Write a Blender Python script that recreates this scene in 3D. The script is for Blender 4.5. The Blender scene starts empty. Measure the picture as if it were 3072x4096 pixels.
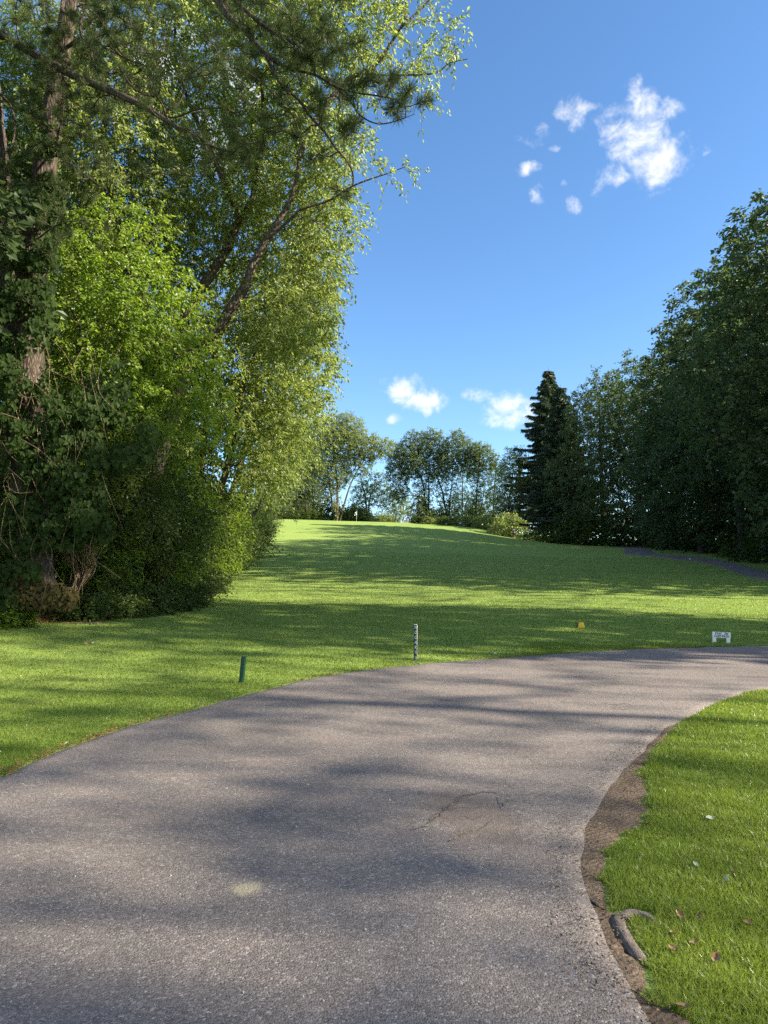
import bpy, bmesh, math, random
import numpy as np
from mathutils import Vector, Matrix

scene = bpy.context.scene
COL = scene.collection
R = math.radians

# ----------------------------------------------------------------------------- camera
CAM_Z = 1.6
FPX = 2731.0                       # focal length in pixels of the 3072 x 4096 frame
PITCH = math.atan(282.0 / FPX)
cam = bpy.data.cameras.new('camera')
cam.sensor_fit = 'VERTICAL'
cam.sensor_height = 36.0
cam.lens = FPX / 4096.0 * 36.0
cam.clip_start = 0.05
cam.clip_end = 5000.0
cam_o = bpy.data.objects.new('camera', cam)
cam_o.location = (0, 0, CAM_Z)
cam_o.rotation_euler = (math.pi / 2 + PITCH, 0, 0)
COL.objects.link(cam_o)
scene.camera = cam_o

# ----------------------------------------------------------------------------- sun, sky, exposure
SUN_AZ, SUN_EL = R(103.0), R(27.0)
SUN_DIR = Vector((math.sin(SUN_AZ) * math.cos(SUN_EL), math.cos(SUN_AZ) * math.cos(SUN_EL), math.sin(SUN_EL)))
sun = bpy.data.lights.new('sun', 'SUN')
sun.energy = 5.0
sun.angle = R(0.53)
sun.color = (1.0, 0.88, 0.69)
sun_o = bpy.data.objects.new('sun', sun)
sun_o.rotation_euler = SUN_DIR.to_track_quat('Z', 'Y').to_euler()
COL.objects.link(sun_o)

scene.view_settings.view_transform = 'Standard'
scene.view_settings.look = 'None'
scene.view_settings.gamma = 1.0
scene.view_settings.exposure = 1.85
SKY_STRENGTH = 0.082

cy = scene.cycles
cy.max_bounces = 8
cy.diffuse_bounces = 4
cy.glossy_bounces = 2
cy.transmission_bounces = 6
cy.transparent_max_bounces = 8
cy.use_denoising = False
cy.sample_clamp_indirect = 6.0


def pix_dir(u, v):
    """World direction of a pixel of the 3072 x 4096 frame."""
    a = (u - 1536.0) / FPX
    b = (2048.0 - v) / FPX
    return np.array((a, math.cos(PITCH) - b * math.sin(PITCH), math.sin(PITCH) + b * math.cos(PITCH)))


def at(u, v, y):
    """The world point seen at pixel (u, v) at a distance y down the fairway."""
    d = pix_dir(u, v)
    return np.array((0, 0, CAM_Z)) + d * (y / d[1])


world = bpy.data.worlds.new('World')
scene.world = world
world.use_nodes = True
wn = world.node_tree
wn.nodes.clear()


def W(kind, **kw):
    n = wn.nodes.new(kind)
    for k, v in kw.items():
        setattr(n, k, v)
    return n


def wl(a, b):
    wn.links.new(a, b)


def wmath(op, a, b=None, c=None, clamp=False):
    n = W('ShaderNodeMath', operation=op)
    n.use_clamp = clamp
    for i, x in enumerate((a, b, c)):
        if x is None:
            continue
        if isinstance(x, (int, float)):
            n.inputs[i].default_value = x
        else:
            wl(x, n.inputs[i])
    return n.outputs[0]


sky = W('ShaderNodeTexSky', sky_type='NISHITA')
sky.sun_disc = False
sky.sun_elevation = SUN_EL
sky.sun_rotation = SUN_AZ
sky.altitude = 300
sky.air_density = 1.0
sky.dust_density = 0.35
sky.ozone_density = 3.2
tc = W('ShaderNodeTexCoord')
direction = tc.outputs['Generated']
# clouds: soft lobes at directions in the sky, torn by fractal noise
CLOUDS = [  # u, v, half width, half height, weight
    (2560, 440, 75, 75, 1), (2545, 540, 120, 95, 1), (2640, 640, 105, 85, 1), (2530, 385, 40, 55, .9), (2660, 450, 65, 55, .75),
    (2450, 450, 80, 50, .6), (2700, 570, 60, 60, .55), (2630, 725, 85, 45, .7), (2285, 440, 62, 50, .75), (2300, 480, 40, 55, .6),
    (2440, 705, 70, 48, .9), (2395, 770, 45, 42, .6), (2115, 673, 48, 32, .8), (2152, 775, 30, 48, .8), (2292, 822, 42, 40, .65),
    (2100, 572, 80, 38, .5), (2370, 425, 75, 22, .5), (2640, 770, 90, 30, .5), (2210, 600, 60, 22, .25), (2820, 610, 40, 40, .4), (2250, 735, 40, 20, .3), (2560, 330, 35, 40, .6), (2165, 520, 48, 40, .5), (2750, 640, 60, 60, .55),
    (1615, 1562, 78, 52, 1), (1675, 1600, 75, 45, 1), (1740, 1604, 62, 42, .95), (1715, 1645, 36, 28, .7), (1905, 1576, 58, 30, .95),
    (2050, 1640, 95, 62, 1.0), (2010, 1690, 75, 32, .75), (1567, 1674, 38, 26, .8), 
    (330, 110, 170, 110, 1.0), (600, 280, 130, 130, 1.0), (880, 600, 120, 120, 1.0), (960, 330, 100, 110, 1.0), (760, 120, 120, 80, .8),
]
field = None
for (u, v, ru, rv, wt) in CLOUDS:
    d = Vector(pix_dir(u, v)).normalized()
    rt = Vector((0, 0, 1)).cross(d).normalized() * -1
    up = rt.cross(d).normalized()
    vm = W('ShaderNodeVectorMath', operation='SUBTRACT')
    wl(direction, vm.inputs[0]); vm.inputs[1].default_value = d
    s = max(0.5, Vector(pix_dir(u, v)).length)
    d1 = W('ShaderNodeVectorMath', operation='DOT_PRODUCT'); wl(vm.outputs[0], d1.inputs[0]); d1.inputs[1].default_value = rt * (FPX / ru * s)
    d2 = W('ShaderNodeVectorMath', operation='DOT_PRODUCT'); wl(vm.outputs[0], d2.inputs[0]); d2.inputs[1].default_value = up * (FPX / rv * s)
    r2 = wmath('MULTIPLY_ADD', d1.outputs['Value'], d1.outputs['Value'], wmath('MULTIPLY', d2.outputs['Value'], d2.outputs['Value']))
    lobe = wmath('MULTIPLY_ADD', wmath('POWER', r2, 0.75), -0.62 , wt)
    field = lobe if field is None else wmath('SMOOTH_MAX', field, lobe, 0.25)
n1 = W('ShaderNodeTexNoise'); n1.inputs['Scale'].default_value = 26; n1.inputs['Detail'].default_value = 9; n1.inputs['Roughness'].default_value = 0.62
n1.inputs['Distortion'].default_value = 0.5
wl(direction, n1.inputs['Vector'])
n2 = W('ShaderNodeTexNoise'); n2.inputs['Scale'].default_value = 60; n2.inputs['Detail'].default_value = 6; n2.inputs['Roughness'].default_value = 0.6
wl(direction, n2.inputs['Vector'])
# unseen broken cloud field, added overhead and behind the photographer to fill the shade
dv = W('ShaderNodeVectorMath', operation='DOT_PRODUCT'); wl(direction, dv.inputs[0]); dv.inputs[1].default_value = (0.0, -0.80, 0.60)
mb = W('ShaderNodeMapRange', interpolation_type='SMOOTHSTEP'); wl(dv.outputs['Value'], mb.inputs['Value'])
mb.inputs['From Min'].default_value = 0.12; mb.inputs['From Max'].default_value = 0.6; mb.inputs['To Min'].default_value = -2.5; mb.inputs['To Max'].default_value = 0.75
field = wmath('MAXIMUM', field, mb.outputs[0])
torn = wmath('ADD', wmath('MULTIPLY_ADD', n1.outputs[0], 2.3, -1.15), wmath('MULTIPLY_ADD', n2.outputs[0], 1.3, -0.65))
dens = wmath('MULTIPLY_ADD', wmath('ADD', field, torn), 1.0, -0.12)
mr = W('ShaderNodeMapRange', interpolation_type='SMOOTHSTEP')
wl(dens, mr.inputs['Value']); mr.inputs['From Min'].default_value = 0.0; mr.inputs['From Max'].default_value = 1.3
mr.inputs['To Max'].default_value = 0.95
mr2 = W('ShaderNodeMapRange', interpolation_type='SMOOTHSTEP')
wl(n1.outputs[0], mr2.inputs['Value']); mr2.inputs['From Min'].default_value = 0.3; mr2.inputs['From Max'].default_value = 0.62
ccol = W('ShaderNodeMix', data_type='RGBA')
wl(mr2.outputs[0], ccol.inputs['Factor'])
ccol.inputs['A'].default_value = (3.3, 3.6, 4.1, 1)
ccol.inputs['B'].default_value = (4.4, 4.35, 4.3, 1)
hue = W('ShaderNodeHueSaturation'); hue.inputs['Saturation'].default_value = 1.12; hue.inputs['Value'].default_value = 1.0
wl(sky.outputs[0], hue.inputs['Color'])
mix = W('ShaderNodeMix', data_type='RGBA')
wl(mr.outputs[0], mix.inputs['Factor']); wl(hue.outputs[0], mix.inputs['A']); wl(ccol.outputs['Result'], mix.inputs['B'])
bg = W('ShaderNodeBackground'); bg.inputs['Strength'].default_value = SKY_STRENGTH
wl(mix.outputs['Result'], bg.inputs['Color'])
wo = W('ShaderNodeOutputWorld'); wl(bg.outputs[0], wo.inputs['Surface'])
world.cycles.sampling_method = 'MANUAL'
world.cycles.sample_map_resolution = 512


# ----------------------------------------------------------------------------- helpers
def tag(o, label=None, cat=None, group=None, kind=None):
    if label: o['label'] = label
    if cat: o['category'] = cat
    if group: o['group'] = group
    if kind: o['kind'] = kind
    return o


def empty(name, loc, label=None, cat=None, group=None, rz=0.0):
    o = bpy.data.objects.new(name, None)
    o.location = loc
    o.rotation_euler = (0, 0, rz)
    o.empty_display_size = 0.2
    COL.objects.link(o)
    return tag(o, label, cat, group)


def link(name, me, parent=None):
    o = bpy.data.objects.new(name, me)
    COL.objects.link(o)
    if parent is not None:
        o.parent = parent
    return o


def mesh_np(name, verts, quads=None, tris=None, mat=None, smooth=False):
    me = bpy.data.meshes.new(name)
    verts = np.asarray(verts, dtype=np.float32).reshape(-1, 3)
    loops, starts = [], []
    n = 0
    if quads is not None and len(quads):
        q = np.asarray(quads, dtype=np.int32).reshape(-1, 4)
        loops.append(q.ravel()); starts.append(np.arange(len(q), dtype=np.int32) * 4); n = q.size
    if tris is not None and len(tris):
        t = np.asarray(tris, dtype=np.int32).reshape(-1, 3)
        loops.append(t.ravel()); starts.append(n + np.arange(len(t), dtype=np.int32) * 3)
    loops = np.concatenate(loops); starts = np.concatenate(starts)
    me.vertices.add(len(verts)); me.vertices.foreach_set('co', verts.ravel())
    me.loops.add(len(loops)); me.loops.foreach_set('vertex_index', loops)
    me.polygons.add(len(starts)); me.polygons.foreach_set('loop_start', starts)
    me.polygons.foreach_set('use_smooth', np.full(len(starts), smooth, dtype=bool))
    me.update(calc_edges=True)
    if mat is not None:
        me.materials.append(mat)
    return me


def from_bm(name, bm, mat=None, smooth=False):
    me = bpy.data.meshes.new(name)
    bm.normal_update()
    bm.to_mesh(me); bm.free()
    for p in me.polygons:
        p.use_smooth = smooth
    if mat is not None:
        me.materials.append(mat)
    return me


def norm(a):
    return a / np.maximum(np.linalg.norm(a, axis=-1, keepdims=True), 1e-9)


# ----------------------------------------------------------------------------- materials
def new_mat(name):
    m = bpy.data.materials.new(name)
    m.use_nodes = True
    nt = m.node_tree
    nt.nodes.clear()
    out = nt.nodes.new('ShaderNodeOutputMaterial')
    return m, nt, out


def N(nt, kind, ins=None, **kw):
    n = nt.nodes.new(kind)
    for k, v in kw.items():
        setattr(n, k, v)
    for k, v in (ins or {}).items():
        if isinstance(v, bpy.types.NodeSocket):
            nt.links.new(v, n.inputs[k])
        else:
            n.inputs[k].default_value = v
    return n


def ramp(nt, fac, stops):
    n = nt.nodes.new('ShaderNodeValToRGB')
    nt.links.new(fac, n.inputs[0])
    cr = n.color_ramp
    while len(cr.elements) < len(stops):
        cr.elements.new(0.5)
    for e, (p, c) in zip(cr.elements, stops):
        e.position = p
        e.color = (c[0], c[1], c[2], 1)
    return n.outputs[0]


def leaf_mat(name, dark, light, trans, mixf=0.45, rough=0.5, spec=0.25, scale=0.35):
    """Foliage: every leaf its own tone, slow drift from branch to branch, light coming through."""
    m, nt, out = new_mat(name)
    geo = N(nt, 'ShaderNodeNewGeometry')
    oi = N(nt, 'ShaderNodeObjectInfo')
    noi = N(nt, 'ShaderNodeTexNoise', {'Vector': geo.outputs['Position'], 'Scale': scale, 'Detail': 3.0})
    add = N(nt, 'ShaderNodeMath', {0: geo.outputs['Random Per Island'], 1: 0.55, 2: noi.outputs[0]}, operation='MULTIPLY_ADD')
    add2 = N(nt, 'ShaderNodeMath', {0: oi.outputs['Random'], 1: 0.42, 2: N(nt, 'ShaderNodeMath', {0: add.outputs[0], 1: -.09}, operation='ADD').outputs[0]}, operation='MULTIPLY_ADD')
    col = ramp(nt, N(nt, 'ShaderNodeMath', {0: add2.outputs[0], 1: 0.62}, operation='MULTIPLY').outputs[0], [(0.22, dark), (0.85, light)])
    hs = N(nt, 'ShaderNodeHueSaturation', {'Color': col, 'Value': 1.0})
    dif = N(nt, 'ShaderNodeBsdfDiffuse', {'Color': hs.outputs[0], 'Roughness': 0.6})
    tm = N(nt, 'ShaderNodeMix', {'Factor': geo.outputs['Random Per Island'], 'A': (trans[0] * 0.75, trans[1] * 0.8, trans[2] * 0.8, 1), 'B': (trans[0] * 1.2, trans[1] * 1.15, trans[2] * 1.1, 1)}, data_type='RGBA')
    trn = N(nt, 'ShaderNodeBsdfTranslucent', {'Color': tm.outputs['Result']})
    mx = N(nt, 'ShaderNodeMixShader', {0: mixf, 1: dif.outputs[0], 2: trn.outputs[0]})
    gl = N(nt, 'ShaderNodeBsdfGlossy', {'Color': (.8, .85, .75, 1), 'Roughness': rough + .12})
    fr = N(nt, 'ShaderNodeFresnel', {'IOR': 1.4})
    f2 = N(nt, 'ShaderNodeMath', {0: fr.outputs[0], 1: spec * .45}, operation='MULTIPLY')
    mx2 = N(nt, 'ShaderNodeMixShader', {0: f2.outputs[0], 1: mx.outputs[0], 2: gl.outputs[0]})
    nt.links.new(mx2.outputs[0], out.inputs[0])
    return m


def bark_mat(name, c1, c2, scale=1.0):
    m, nt, out = new_mat(name)
    tcn = N(nt, 'ShaderNodeTexCoord')
    mp = N(nt, 'ShaderNodeMapping', {'Vector': tcn.outputs['Object'], 'Scale': (9 * scale, 9 * scale, 2.2 * scale)})
    vo = N(nt, 'ShaderNodeTexVoronoi', {'Vector': mp.outputs[0], 'Scale': 1.3}, feature='DISTANCE_TO_EDGE')
    no = N(nt, 'ShaderNodeTexNoise', {'Vector': mp.outputs[0], 'Scale': 2.5, 'Detail': 6.0})
    big = N(nt, 'ShaderNodeTexNoise', {'Vector': tcn.outputs['Object'], 'Scale': 0.7, 'Detail': 2.0})
    f = N(nt, 'ShaderNodeMath', {0: vo.outputs['Distance'], 1: 1.6, 2: N(nt, 'ShaderNodeMath', {0: no.outputs[0], 1: 0.7, 2: -0.25}, operation='MULTIPLY_ADD').outputs[0]}, operation='MULTIPLY_ADD')
    f2 = N(nt, 'ShaderNodeMath', {0: big.outputs[0], 1: 0.4, 2: f.outputs[0]}, operation='MULTIPLY_ADD')
    col = ramp(nt, f2.outputs[0], [(0.12, tuple(x * 0.35 for x in c1)), (0.45, c1), (0.95, c2)])
    bmp = N(nt, 'ShaderNodeBump', {'Height': f.outputs[0], 'Strength': 0.9, 'Distance': 0.03})
    p = N(nt, 'ShaderNodeBsdfPrincipled', {'Base Color': col, 'Roughness': 0.95, 'Normal': bmp.outputs[0]})
    p.inputs['Specular IOR Level'].default_value = 0.15
    nt.links.new(p.outputs[0], out.inputs[0])
    return m


def paint_mat(name, c, dirt=(0.10, 0.09, 0.07), amount=0.35, rough=0.55, scale=14.0):
    m, nt, out = new_mat(name)
    tcn = N(nt, 'ShaderNodeTexCoord')
    no = N(nt, 'ShaderNodeTexNoise', {'Vector': tcn.outputs['Object'], 'Scale': scale, 'Detail': 6.0, 'Roughness': 0.65})
    fac = N(nt, 'ShaderNodeMapRange', {'Value': no.outputs[0], 'From Min': 0.5, 'From Max': 0.78, 'To Max': amount})
    mx = N(nt, 'ShaderNodeMix', {'Factor': fac.outputs[0], 'A': (*c, 1), 'B': (*dirt, 1)}, data_type='RGBA')
    bmp = N(nt, 'ShaderNodeBump', {'Height': no.outputs[0], 'Strength': 0.25, 'Distance': 0.004})
    p = N(nt, 'ShaderNodeBsdfPrincipled', {'Base Color': mx.outputs['Result'], 'Roughness': rough, 'Normal': bmp.outputs[0]})
    nt.links.new(p.outputs[0], out.inputs[0])
    return m


M_ELM = leaf_mat('elm_leaf', (0.098, 0.145, 0.032), (0.210, 0.260, 0.075), (0.39, 0.48, 0.10), 0.50)
M_LIME = leaf_mat('bright_leaf', (0.078, 0.140, 0.018), (0.170, 0.240, 0.034), (0.34, 0.48, 0.04), 0.48)
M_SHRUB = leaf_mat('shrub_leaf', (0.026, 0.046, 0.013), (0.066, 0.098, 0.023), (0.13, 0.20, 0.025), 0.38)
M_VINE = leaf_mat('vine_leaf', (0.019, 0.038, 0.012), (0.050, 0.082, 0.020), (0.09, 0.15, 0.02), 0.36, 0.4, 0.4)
M_FAR = leaf_mat('far_leaf', (0.100, 0.135, 0.045), (0.200, 0.235, 0.085), (0.34, 0.42, 0.10), 0.48)
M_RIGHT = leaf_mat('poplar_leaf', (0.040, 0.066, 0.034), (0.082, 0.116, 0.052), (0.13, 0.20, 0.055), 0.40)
M_SPRUCE = leaf_mat('spruce_needle', (0.024, 0.045, 0.024), (0.045, 0.075, 0.036), (0.05, 0.09, 0.03), 0.2)
M_NEEDLE = leaf_mat('pine_needle', (0.024, 0.046, 0.022), (0.092, 0.112, 0.042), (0.10, 0.14, 0.04), 0.22, 0.5, 0.1, 1.2)
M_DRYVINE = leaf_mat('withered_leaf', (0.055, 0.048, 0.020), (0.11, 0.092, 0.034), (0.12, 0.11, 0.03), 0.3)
M_FARDARK = leaf_mat('far_dark_leaf', (0.048, 0.078, 0.030), (0.110, 0.150, 0.055), (0.20, 0.28, 0.06), 0.45)
M_BARK = bark_mat('grey_brown_bark', (0.062, 0.050, 0.040), (0.18, 0.15, 0.12))
M_PINEBARK = bark_mat('pine_bark', (0.044, 0.034, 0.028), (0.120, 0.098, 0.080), 1.3)
M_DARKBARK = bark_mat('dark_bark', (0.050, 0.042, 0.034), (0.13, 0.11, 0.09))
M_TWIG = bark_mat('dry_twig', (0.13, 0.095, 0.06), (0.30, 0.23, 0.15), 3.0)


# ----------------------------------------------------------------------------- terrain
CTRL = [(0, 2480, 18), (400, 2440, 22), (780, 2400, 28), (1600, 2500, 20), (2322, 2512, 20), (2885, 2570, 17.9), (1600, 2400, 30),
        (2600, 2420, 28), (3072, 2450, 26), (900, 2300, 48), (1600, 2330, 40), (2600, 2340, 40), (3072, 2330, 44), (3072, 2290, 52),
        (1050, 2200, 75), (1600, 2250, 60), (2200, 2260, 62), (2760, 2226, 75), (2500, 2194, 95), (1600, 2170, 90), (2100, 2200, 90),
        (1080, 2120, 115), (1600, 2110, 122), (1900, 2135, 118), (2170, 2167, 125), (1080, 2076, 142), (1400, 2085, 144),
        (1600, 2091, 146), (1900, 2112, 142), (2050, 2147, 132), (2300, 2175, 118)]
pts = [at(*c) for c in CTRL]
for x in (-14, -7, 0, 7, 14):
    for y in (-12, -4, 4, 11):
        pts.append(np.array((x, y, 0.0)))
pts += [np.array(p, dtype=float) for p in (
    (-4, 13, .05), (2, 15, .04), (10, 16, .02), (-25, 165, 15.0), (0, 165, 14.6), (20, 165, 13.2), (40, 160, 11.5), (-25, 20, 1.0), (-25, 50, 2.6), (-35, 90, 7.5),
    (-45, 140, 14.0), (45, 55, 3.0), (48, 90, 6.4), (50, 125, 9.2), (20, 15, 0.0), (25, 25, .4), (34, 35, 1.1), (45, 20, .6), (60, 5, .5), (-40, 5, .6),
    (-45, 190, 14.0), (0, 190, 13.0), (45, 190, 10.5), (70, 60, 3.5), (75, 120, 8.0), (-60, 60, 4.0), (-70, 120, 11.0))]
CP = np.array(pts)


def _U(d2):
    return np.where(d2 > 1e-9, d2 * np.log(np.maximum(d2, 1e-9)), 0.0)


_s = 40.0
_xy = CP[:, :2] / _s
_n = len(_xy)
_K = _U(((_xy[:, None] - _xy[None]) ** 2).sum(-1)) + np.eye(_n) * 2e-3
_Pm = np.hstack((np.ones((_n, 1)), _xy))
_A = np.block([[_K, _Pm], [_Pm.T, np.zeros((3, 3))]])
_wts = np.linalg.solve(_A, np.concatenate((CP[:, 2], np.zeros(3))))


def ground(x, y):
    x = np.asarray(x, dtype=float); y = np.asarray(y, dtype=float)
    sh = np.broadcast(x, y).shape
    xx = np.clip(np.broadcast_to(x, sh).ravel(), -70, 75)
    yy = np.clip(np.broadcast_to(y, sh).ravel(), -14, 192)
    out = np.empty(xx.size)
    for i in range(0, xx.size, 20000):
        q = np.stack((xx[i:i + 20000], yy[i:i + 20000]), -1) / _s
        k = _U(((q[:, None] - _xy[None]) ** 2).sum(-1))
        out[i:i + 20000] = k @ _wts[:_n] + _wts[_n] + q @ _wts[_n + 1:]
    far = np.clip((np.broadcast_to(y, sh).ravel() - 185) / 120.0, 0, 1)
    out = out * (1 - far) + 2.0 * far
    return out.reshape(sh)


def gz(x, y):
    return float(ground(np.array([x]), np.array([y]))[0])


def on_ground(u, v, y0=2.0, y1=150.0):
    """Where the sight line through a pixel meets the terrain."""
    ys = np.linspace(y0, y1, 1500)
    d = pix_dir(u, v)
    px = d[0] / d[1] * ys; pz = CAM_Z + d[2] / d[1] * ys
    h = pz - ground(px, ys)
    i = int(np.argmax(h < 0)) if (h < 0).any() else len(ys) - 1
    return np.array((px[i], ys[i], ground(px[i:i + 1], ys[i:i + 1])[0]))


def smooth_line(pts, n):
    """Catmull-Rom through points, n samples evenly along it."""
    p = np.asarray(pts, dtype=float)
    q = np.vstack((2 * p[0] - p[1], p, 2 * p[-1] - p[-2]))
    out = []
    for i in range(len(p) - 1):
        t = np.linspace(0, 1, 24, endpoint=False)[:, None]
        a, b, c, d = q[i], q[i + 1], q[i + 2], q[i + 3]
        out.append(0.5 * (2 * b + (c - a) * t + (2 * a - 5 * b + 4 * c - d) * t ** 2 + (3 * b - a - 3 * c + d) * t ** 3))
    out = np.vstack(out + [p[-1:]])
    s = np.concatenate(([0], np.cumsum(np.linalg.norm(np.diff(out, axis=0), axis=1))))
    tt = np.linspace(0, s[-1], n)
    return np.stack([np.interp(tt, s, out[:, k]) for k in range(out.shape[1])], -1)


# lawn
m, nt, out = new_mat('mown_grass')
geo = N(nt, 'ShaderNodeNewGeometry')
n1 = N(nt, 'ShaderNodeTexNoise', {'Vector': geo.outputs['Position'], 'Scale': 0.22, 'Detail': 5.0})
n2 = N(nt, 'ShaderNodeTexNoise', {'Vector': geo.outputs['Position'], 'Scale': 3.5, 'Detail': 6.0, 'Roughness': 0.7})
n3 = N(nt, 'ShaderNodeTexNoise', {'Vector': geo.outputs['Position'], 'Scale': 60.0, 'Detail': 3.0})
sep = N(nt, 'ShaderNodeSeparateXYZ', {0: geo.outputs['Position']})
mow = N(nt, 'ShaderNodeMath', {0: N(nt, 'ShaderNodeMath', {0: sep.outputs[0], 1: 0.35, 2: N(nt, 'ShaderNodeMath', {0: sep.outputs[1], 1: 0.9}, operation='MULTIPLY').outputs[0]}, operation='MULTIPLY_ADD').outputs[0]}, operation='SINE')
f = N(nt, 'ShaderNodeMath', {0: n2.outputs[0], 1: 0.55, 2: N(nt, 'ShaderNodeMath', {0: n1.outputs[0], 1: 0.5}, operation='MULTIPLY').outputs[0]}, operation='MULTIPLY_ADD')
f = N(nt, 'ShaderNodeMath', {0: mow.outputs[0], 1: 0.03, 2: f.outputs[0]}, operation='MULTIPLY_ADD')
f = N(nt, 'ShaderNodeMath', {0: n3.outputs[0], 1: 0.5, 2: N(nt, 'ShaderNodeMath', {0: f.outputs[0], 1: -0.25}, operation='ADD').outputs[0]}, operation='MULTIPLY_ADD')
col = ramp(nt, f.outputs[0], [(0.25, (0.065, 0.110, 0.020)), (0.55, (0.105, 0.165, 0.030)), (0.85, (0.165, 0.205, 0.052))])
bmp = N(nt, 'ShaderNodeBump', {'Height': n3.outputs[0], 'Strength': 0.7, 'Distance': 0.03})
p = N(nt, 'ShaderNodeBsdfPrincipled', {'Base Color': col, 'Roughness': 0.85, 'Normal': bmp.outputs[0]})
p.inputs['Specular IOR Level'].default_value = 0.1
p.inputs['Sheen Weight'].default_value = 0.25
p.inputs['Sheen Tint'].default_value = (0.7, 0.9, 0.3, 1)
nt.links.new(p.outputs[0], out.inputs[0])
M_LAWN = m

xs = np.unique(np.round(np.concatenate((np.linspace(-900, -75, 14), np.arange(-75, -15, 1.5), np.arange(-15, 15, 0.3), np.arange(15, 76, 1.0), np.linspace(80, 900, 14))), 3))
ysl = np.unique(np.round(np.concatenate((np.linspace(-300, -14, 8), np.arange(-14, 24, 0.3), np.arange(24, 200, 0.8), np.linspace(205, 1500, 22))), 3))
gx, gy = np.meshgrid(xs, ysl)
g = ground(gx, gy)
idx = np.arange(gx.size).reshape(gx.shape)
q = np.stack((idx[:-1, :-1], idx[:-1, 1:], idx[1:, 1:], idx[1:, :-1]), -1).reshape(-1, 4)
tag(link('lawn', mesh_np('lawn', np.stack((gx, gy, g), -1), q, mat=M_LAWN, smooth=True)), kind='structure')

# ----------------------------------------------------------------------------- cart path
rng = np.random.default_rng(11)
px_left = [(0, 3105), (146, 3032), (266, 2986), (374, 2945), (542, 2891), (651, 2864), (895, 2799), (1034, 2765), (1240, 2717), (1447, 2688), (1660, 2665), (1974, 2641), (2448, 2613), (2760, 2601), (3072, 2591)]
px_right = [(2625, 4096), (2550, 3930), (2440, 3765), (2385, 3600), (2352, 3450), (2368, 3320), (2440, 3190), (2520, 3085), (2610, 2985), (2700, 2905), (2830, 2832), (2950, 2785), (3072, 2757)]


def flat(u, v):
    d = pix_dir(u, v)
    t = -CAM_Z / d[2]
    return (d[0] * t, d[1] * t)


lo = [on_ground(u, v, 30, 125) for u, v in ((3072, 2325), (2965, 2300), (2880, 2268), (2800, 2250), (2700, 2226), (2618, 2217), (2503, 2216))]
hi = [on_ground(u, v, 30, 125) for u, v in ((3072, 2286), (2965, 2258), (2880, 2240), (2800, 2230), (2700, 2211), (2600, 2195), (2491, 2193))]
left = [(-3.0, -12), (-3.1, -5), (-3.25, 1.5)] + [flat(*c) for c in px_left] + [(13.5, 17.6), (18.0, 20.0), (21.5, 27.0), (23.5, 37.0)]
right = [(1.9, -12), (1.6, -5), (1.1, 0.5)] + [flat(*c) for c in px_right] + [(10.5, 13.2), (17.0, 14.4), (23.0, 18.5), (26.0, 26.0), (28.0, 38.0)]
left += [tuple(a_[:2]) for a_ in lo[:4]] + [(29.8, 76.0), (29.1, 82.3), (33.3, 95.5), (33.8, 107.0)]
right += [tuple(a_[:2]) for a_ in hi[:4]] + [(33.2, 77.0), (32.3, 81.3), (36.4, 94.5), (37.2, 106.0)]
L = smooth_line(left, 700); Rr = smooth_line(right, 700)


def wobble(n, amp, k):
    a = np.zeros(n)
    t = np.arange(n)
    for f_ in k:
        a += np.sin(t * f_ + rng.uniform(0, 6.28)) * rng.uniform(0.4, 1)
    return amp * a


L[:, 0] += wobble(700, 0.015, (0.7, 1.3, 2.1)); L[:, 1] += wobble(700, 0.022, (0.5, 1.1, 1.9))
Rr[:, 0] += wobble(700, 0.012, (0.6, 1.4, 2.3)); Rr[:, 1] += wobble(700, 0.012, (0.5, 1.0, 1.7))
# pair the two edges by nearest progress so the cross lines stay square to the path
sR = np.linspace(0, 1, 700)
match = np.empty(700)
last = 0.0
for i in range(700):
    j = int(np.argmin(((Rr - L[i]) ** 2).sum(1)))
    last = max(last, float(j)); match[i] = last
k = np.ones(61) / 61
match = np.convolve(np.concatenate((np.full(30, match[0]), match, np.full(30, match[-1]))), k, 'valid')
Rm = np.stack([np.interp(match, np.arange(700), Rr[:, c]) for c in (0, 1)], -1)
NC = 14
t = np.concatenate(([0, .008], np.linspace(.03, .97, NC - 3), [.992, 1]))[None, :, None]
PV = L[:, None] * (1 - t) + Rm[:, None] * t
PATH_LIFT = 0.02
pz = ground(PV[..., 0], PV[..., 1]) + PATH_LIFT
pz[:, 0] -= 0.035; pz[:, -1] -= 0.035; pz[:, 1] -= 0.006; pz[:, -2] -= 0.006
idx = np.arange(700 * (NC + 1)).reshape(700, NC + 1)
q = np.stack((idx[:-1, :-1], idx[:-1, 1:], idx[1:, 1:], idx[1:, :-1]), -1).reshape(-1, 4)[:, ::-1]

m, nt, out = new_mat('worn_asphalt')
geo = N(nt, 'ShaderNodeNewGeometry')
P = geo.outputs['Position']
v1 = N(nt, 'ShaderNodeTexVoronoi', {'Vector': P, 'Scale': 95.0})
v2 = N(nt, 'ShaderNodeTexVoronoi', {'Vector': P, 'Scale': 210.0})
nb = N(nt, 'ShaderNodeTexNoise', {'Vector': P, 'Scale': 0.45, 'Detail': 4.0})
nm = N(nt, 'ShaderNodeTexNoise', {'Vector': P, 'Scale': 9.0, 'Detail': 6.0, 'Roughness': 0.7})
s1 = N(nt, 'ShaderNodeSeparateColor', {0: v1.outputs['Color']})
s2 = N(nt, 'ShaderNodeSeparateColor', {0: v2.outputs['Color']})
stone = ramp(nt, s1.outputs[0], [(0.0, (0.090, 0.077, 0.069)), (0.5, (0.170, 0.149, 0.138)), (0.9, (0.25, 0.221, 0.205)), (1.0, (0.46, 0.42, 0.385))])
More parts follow.
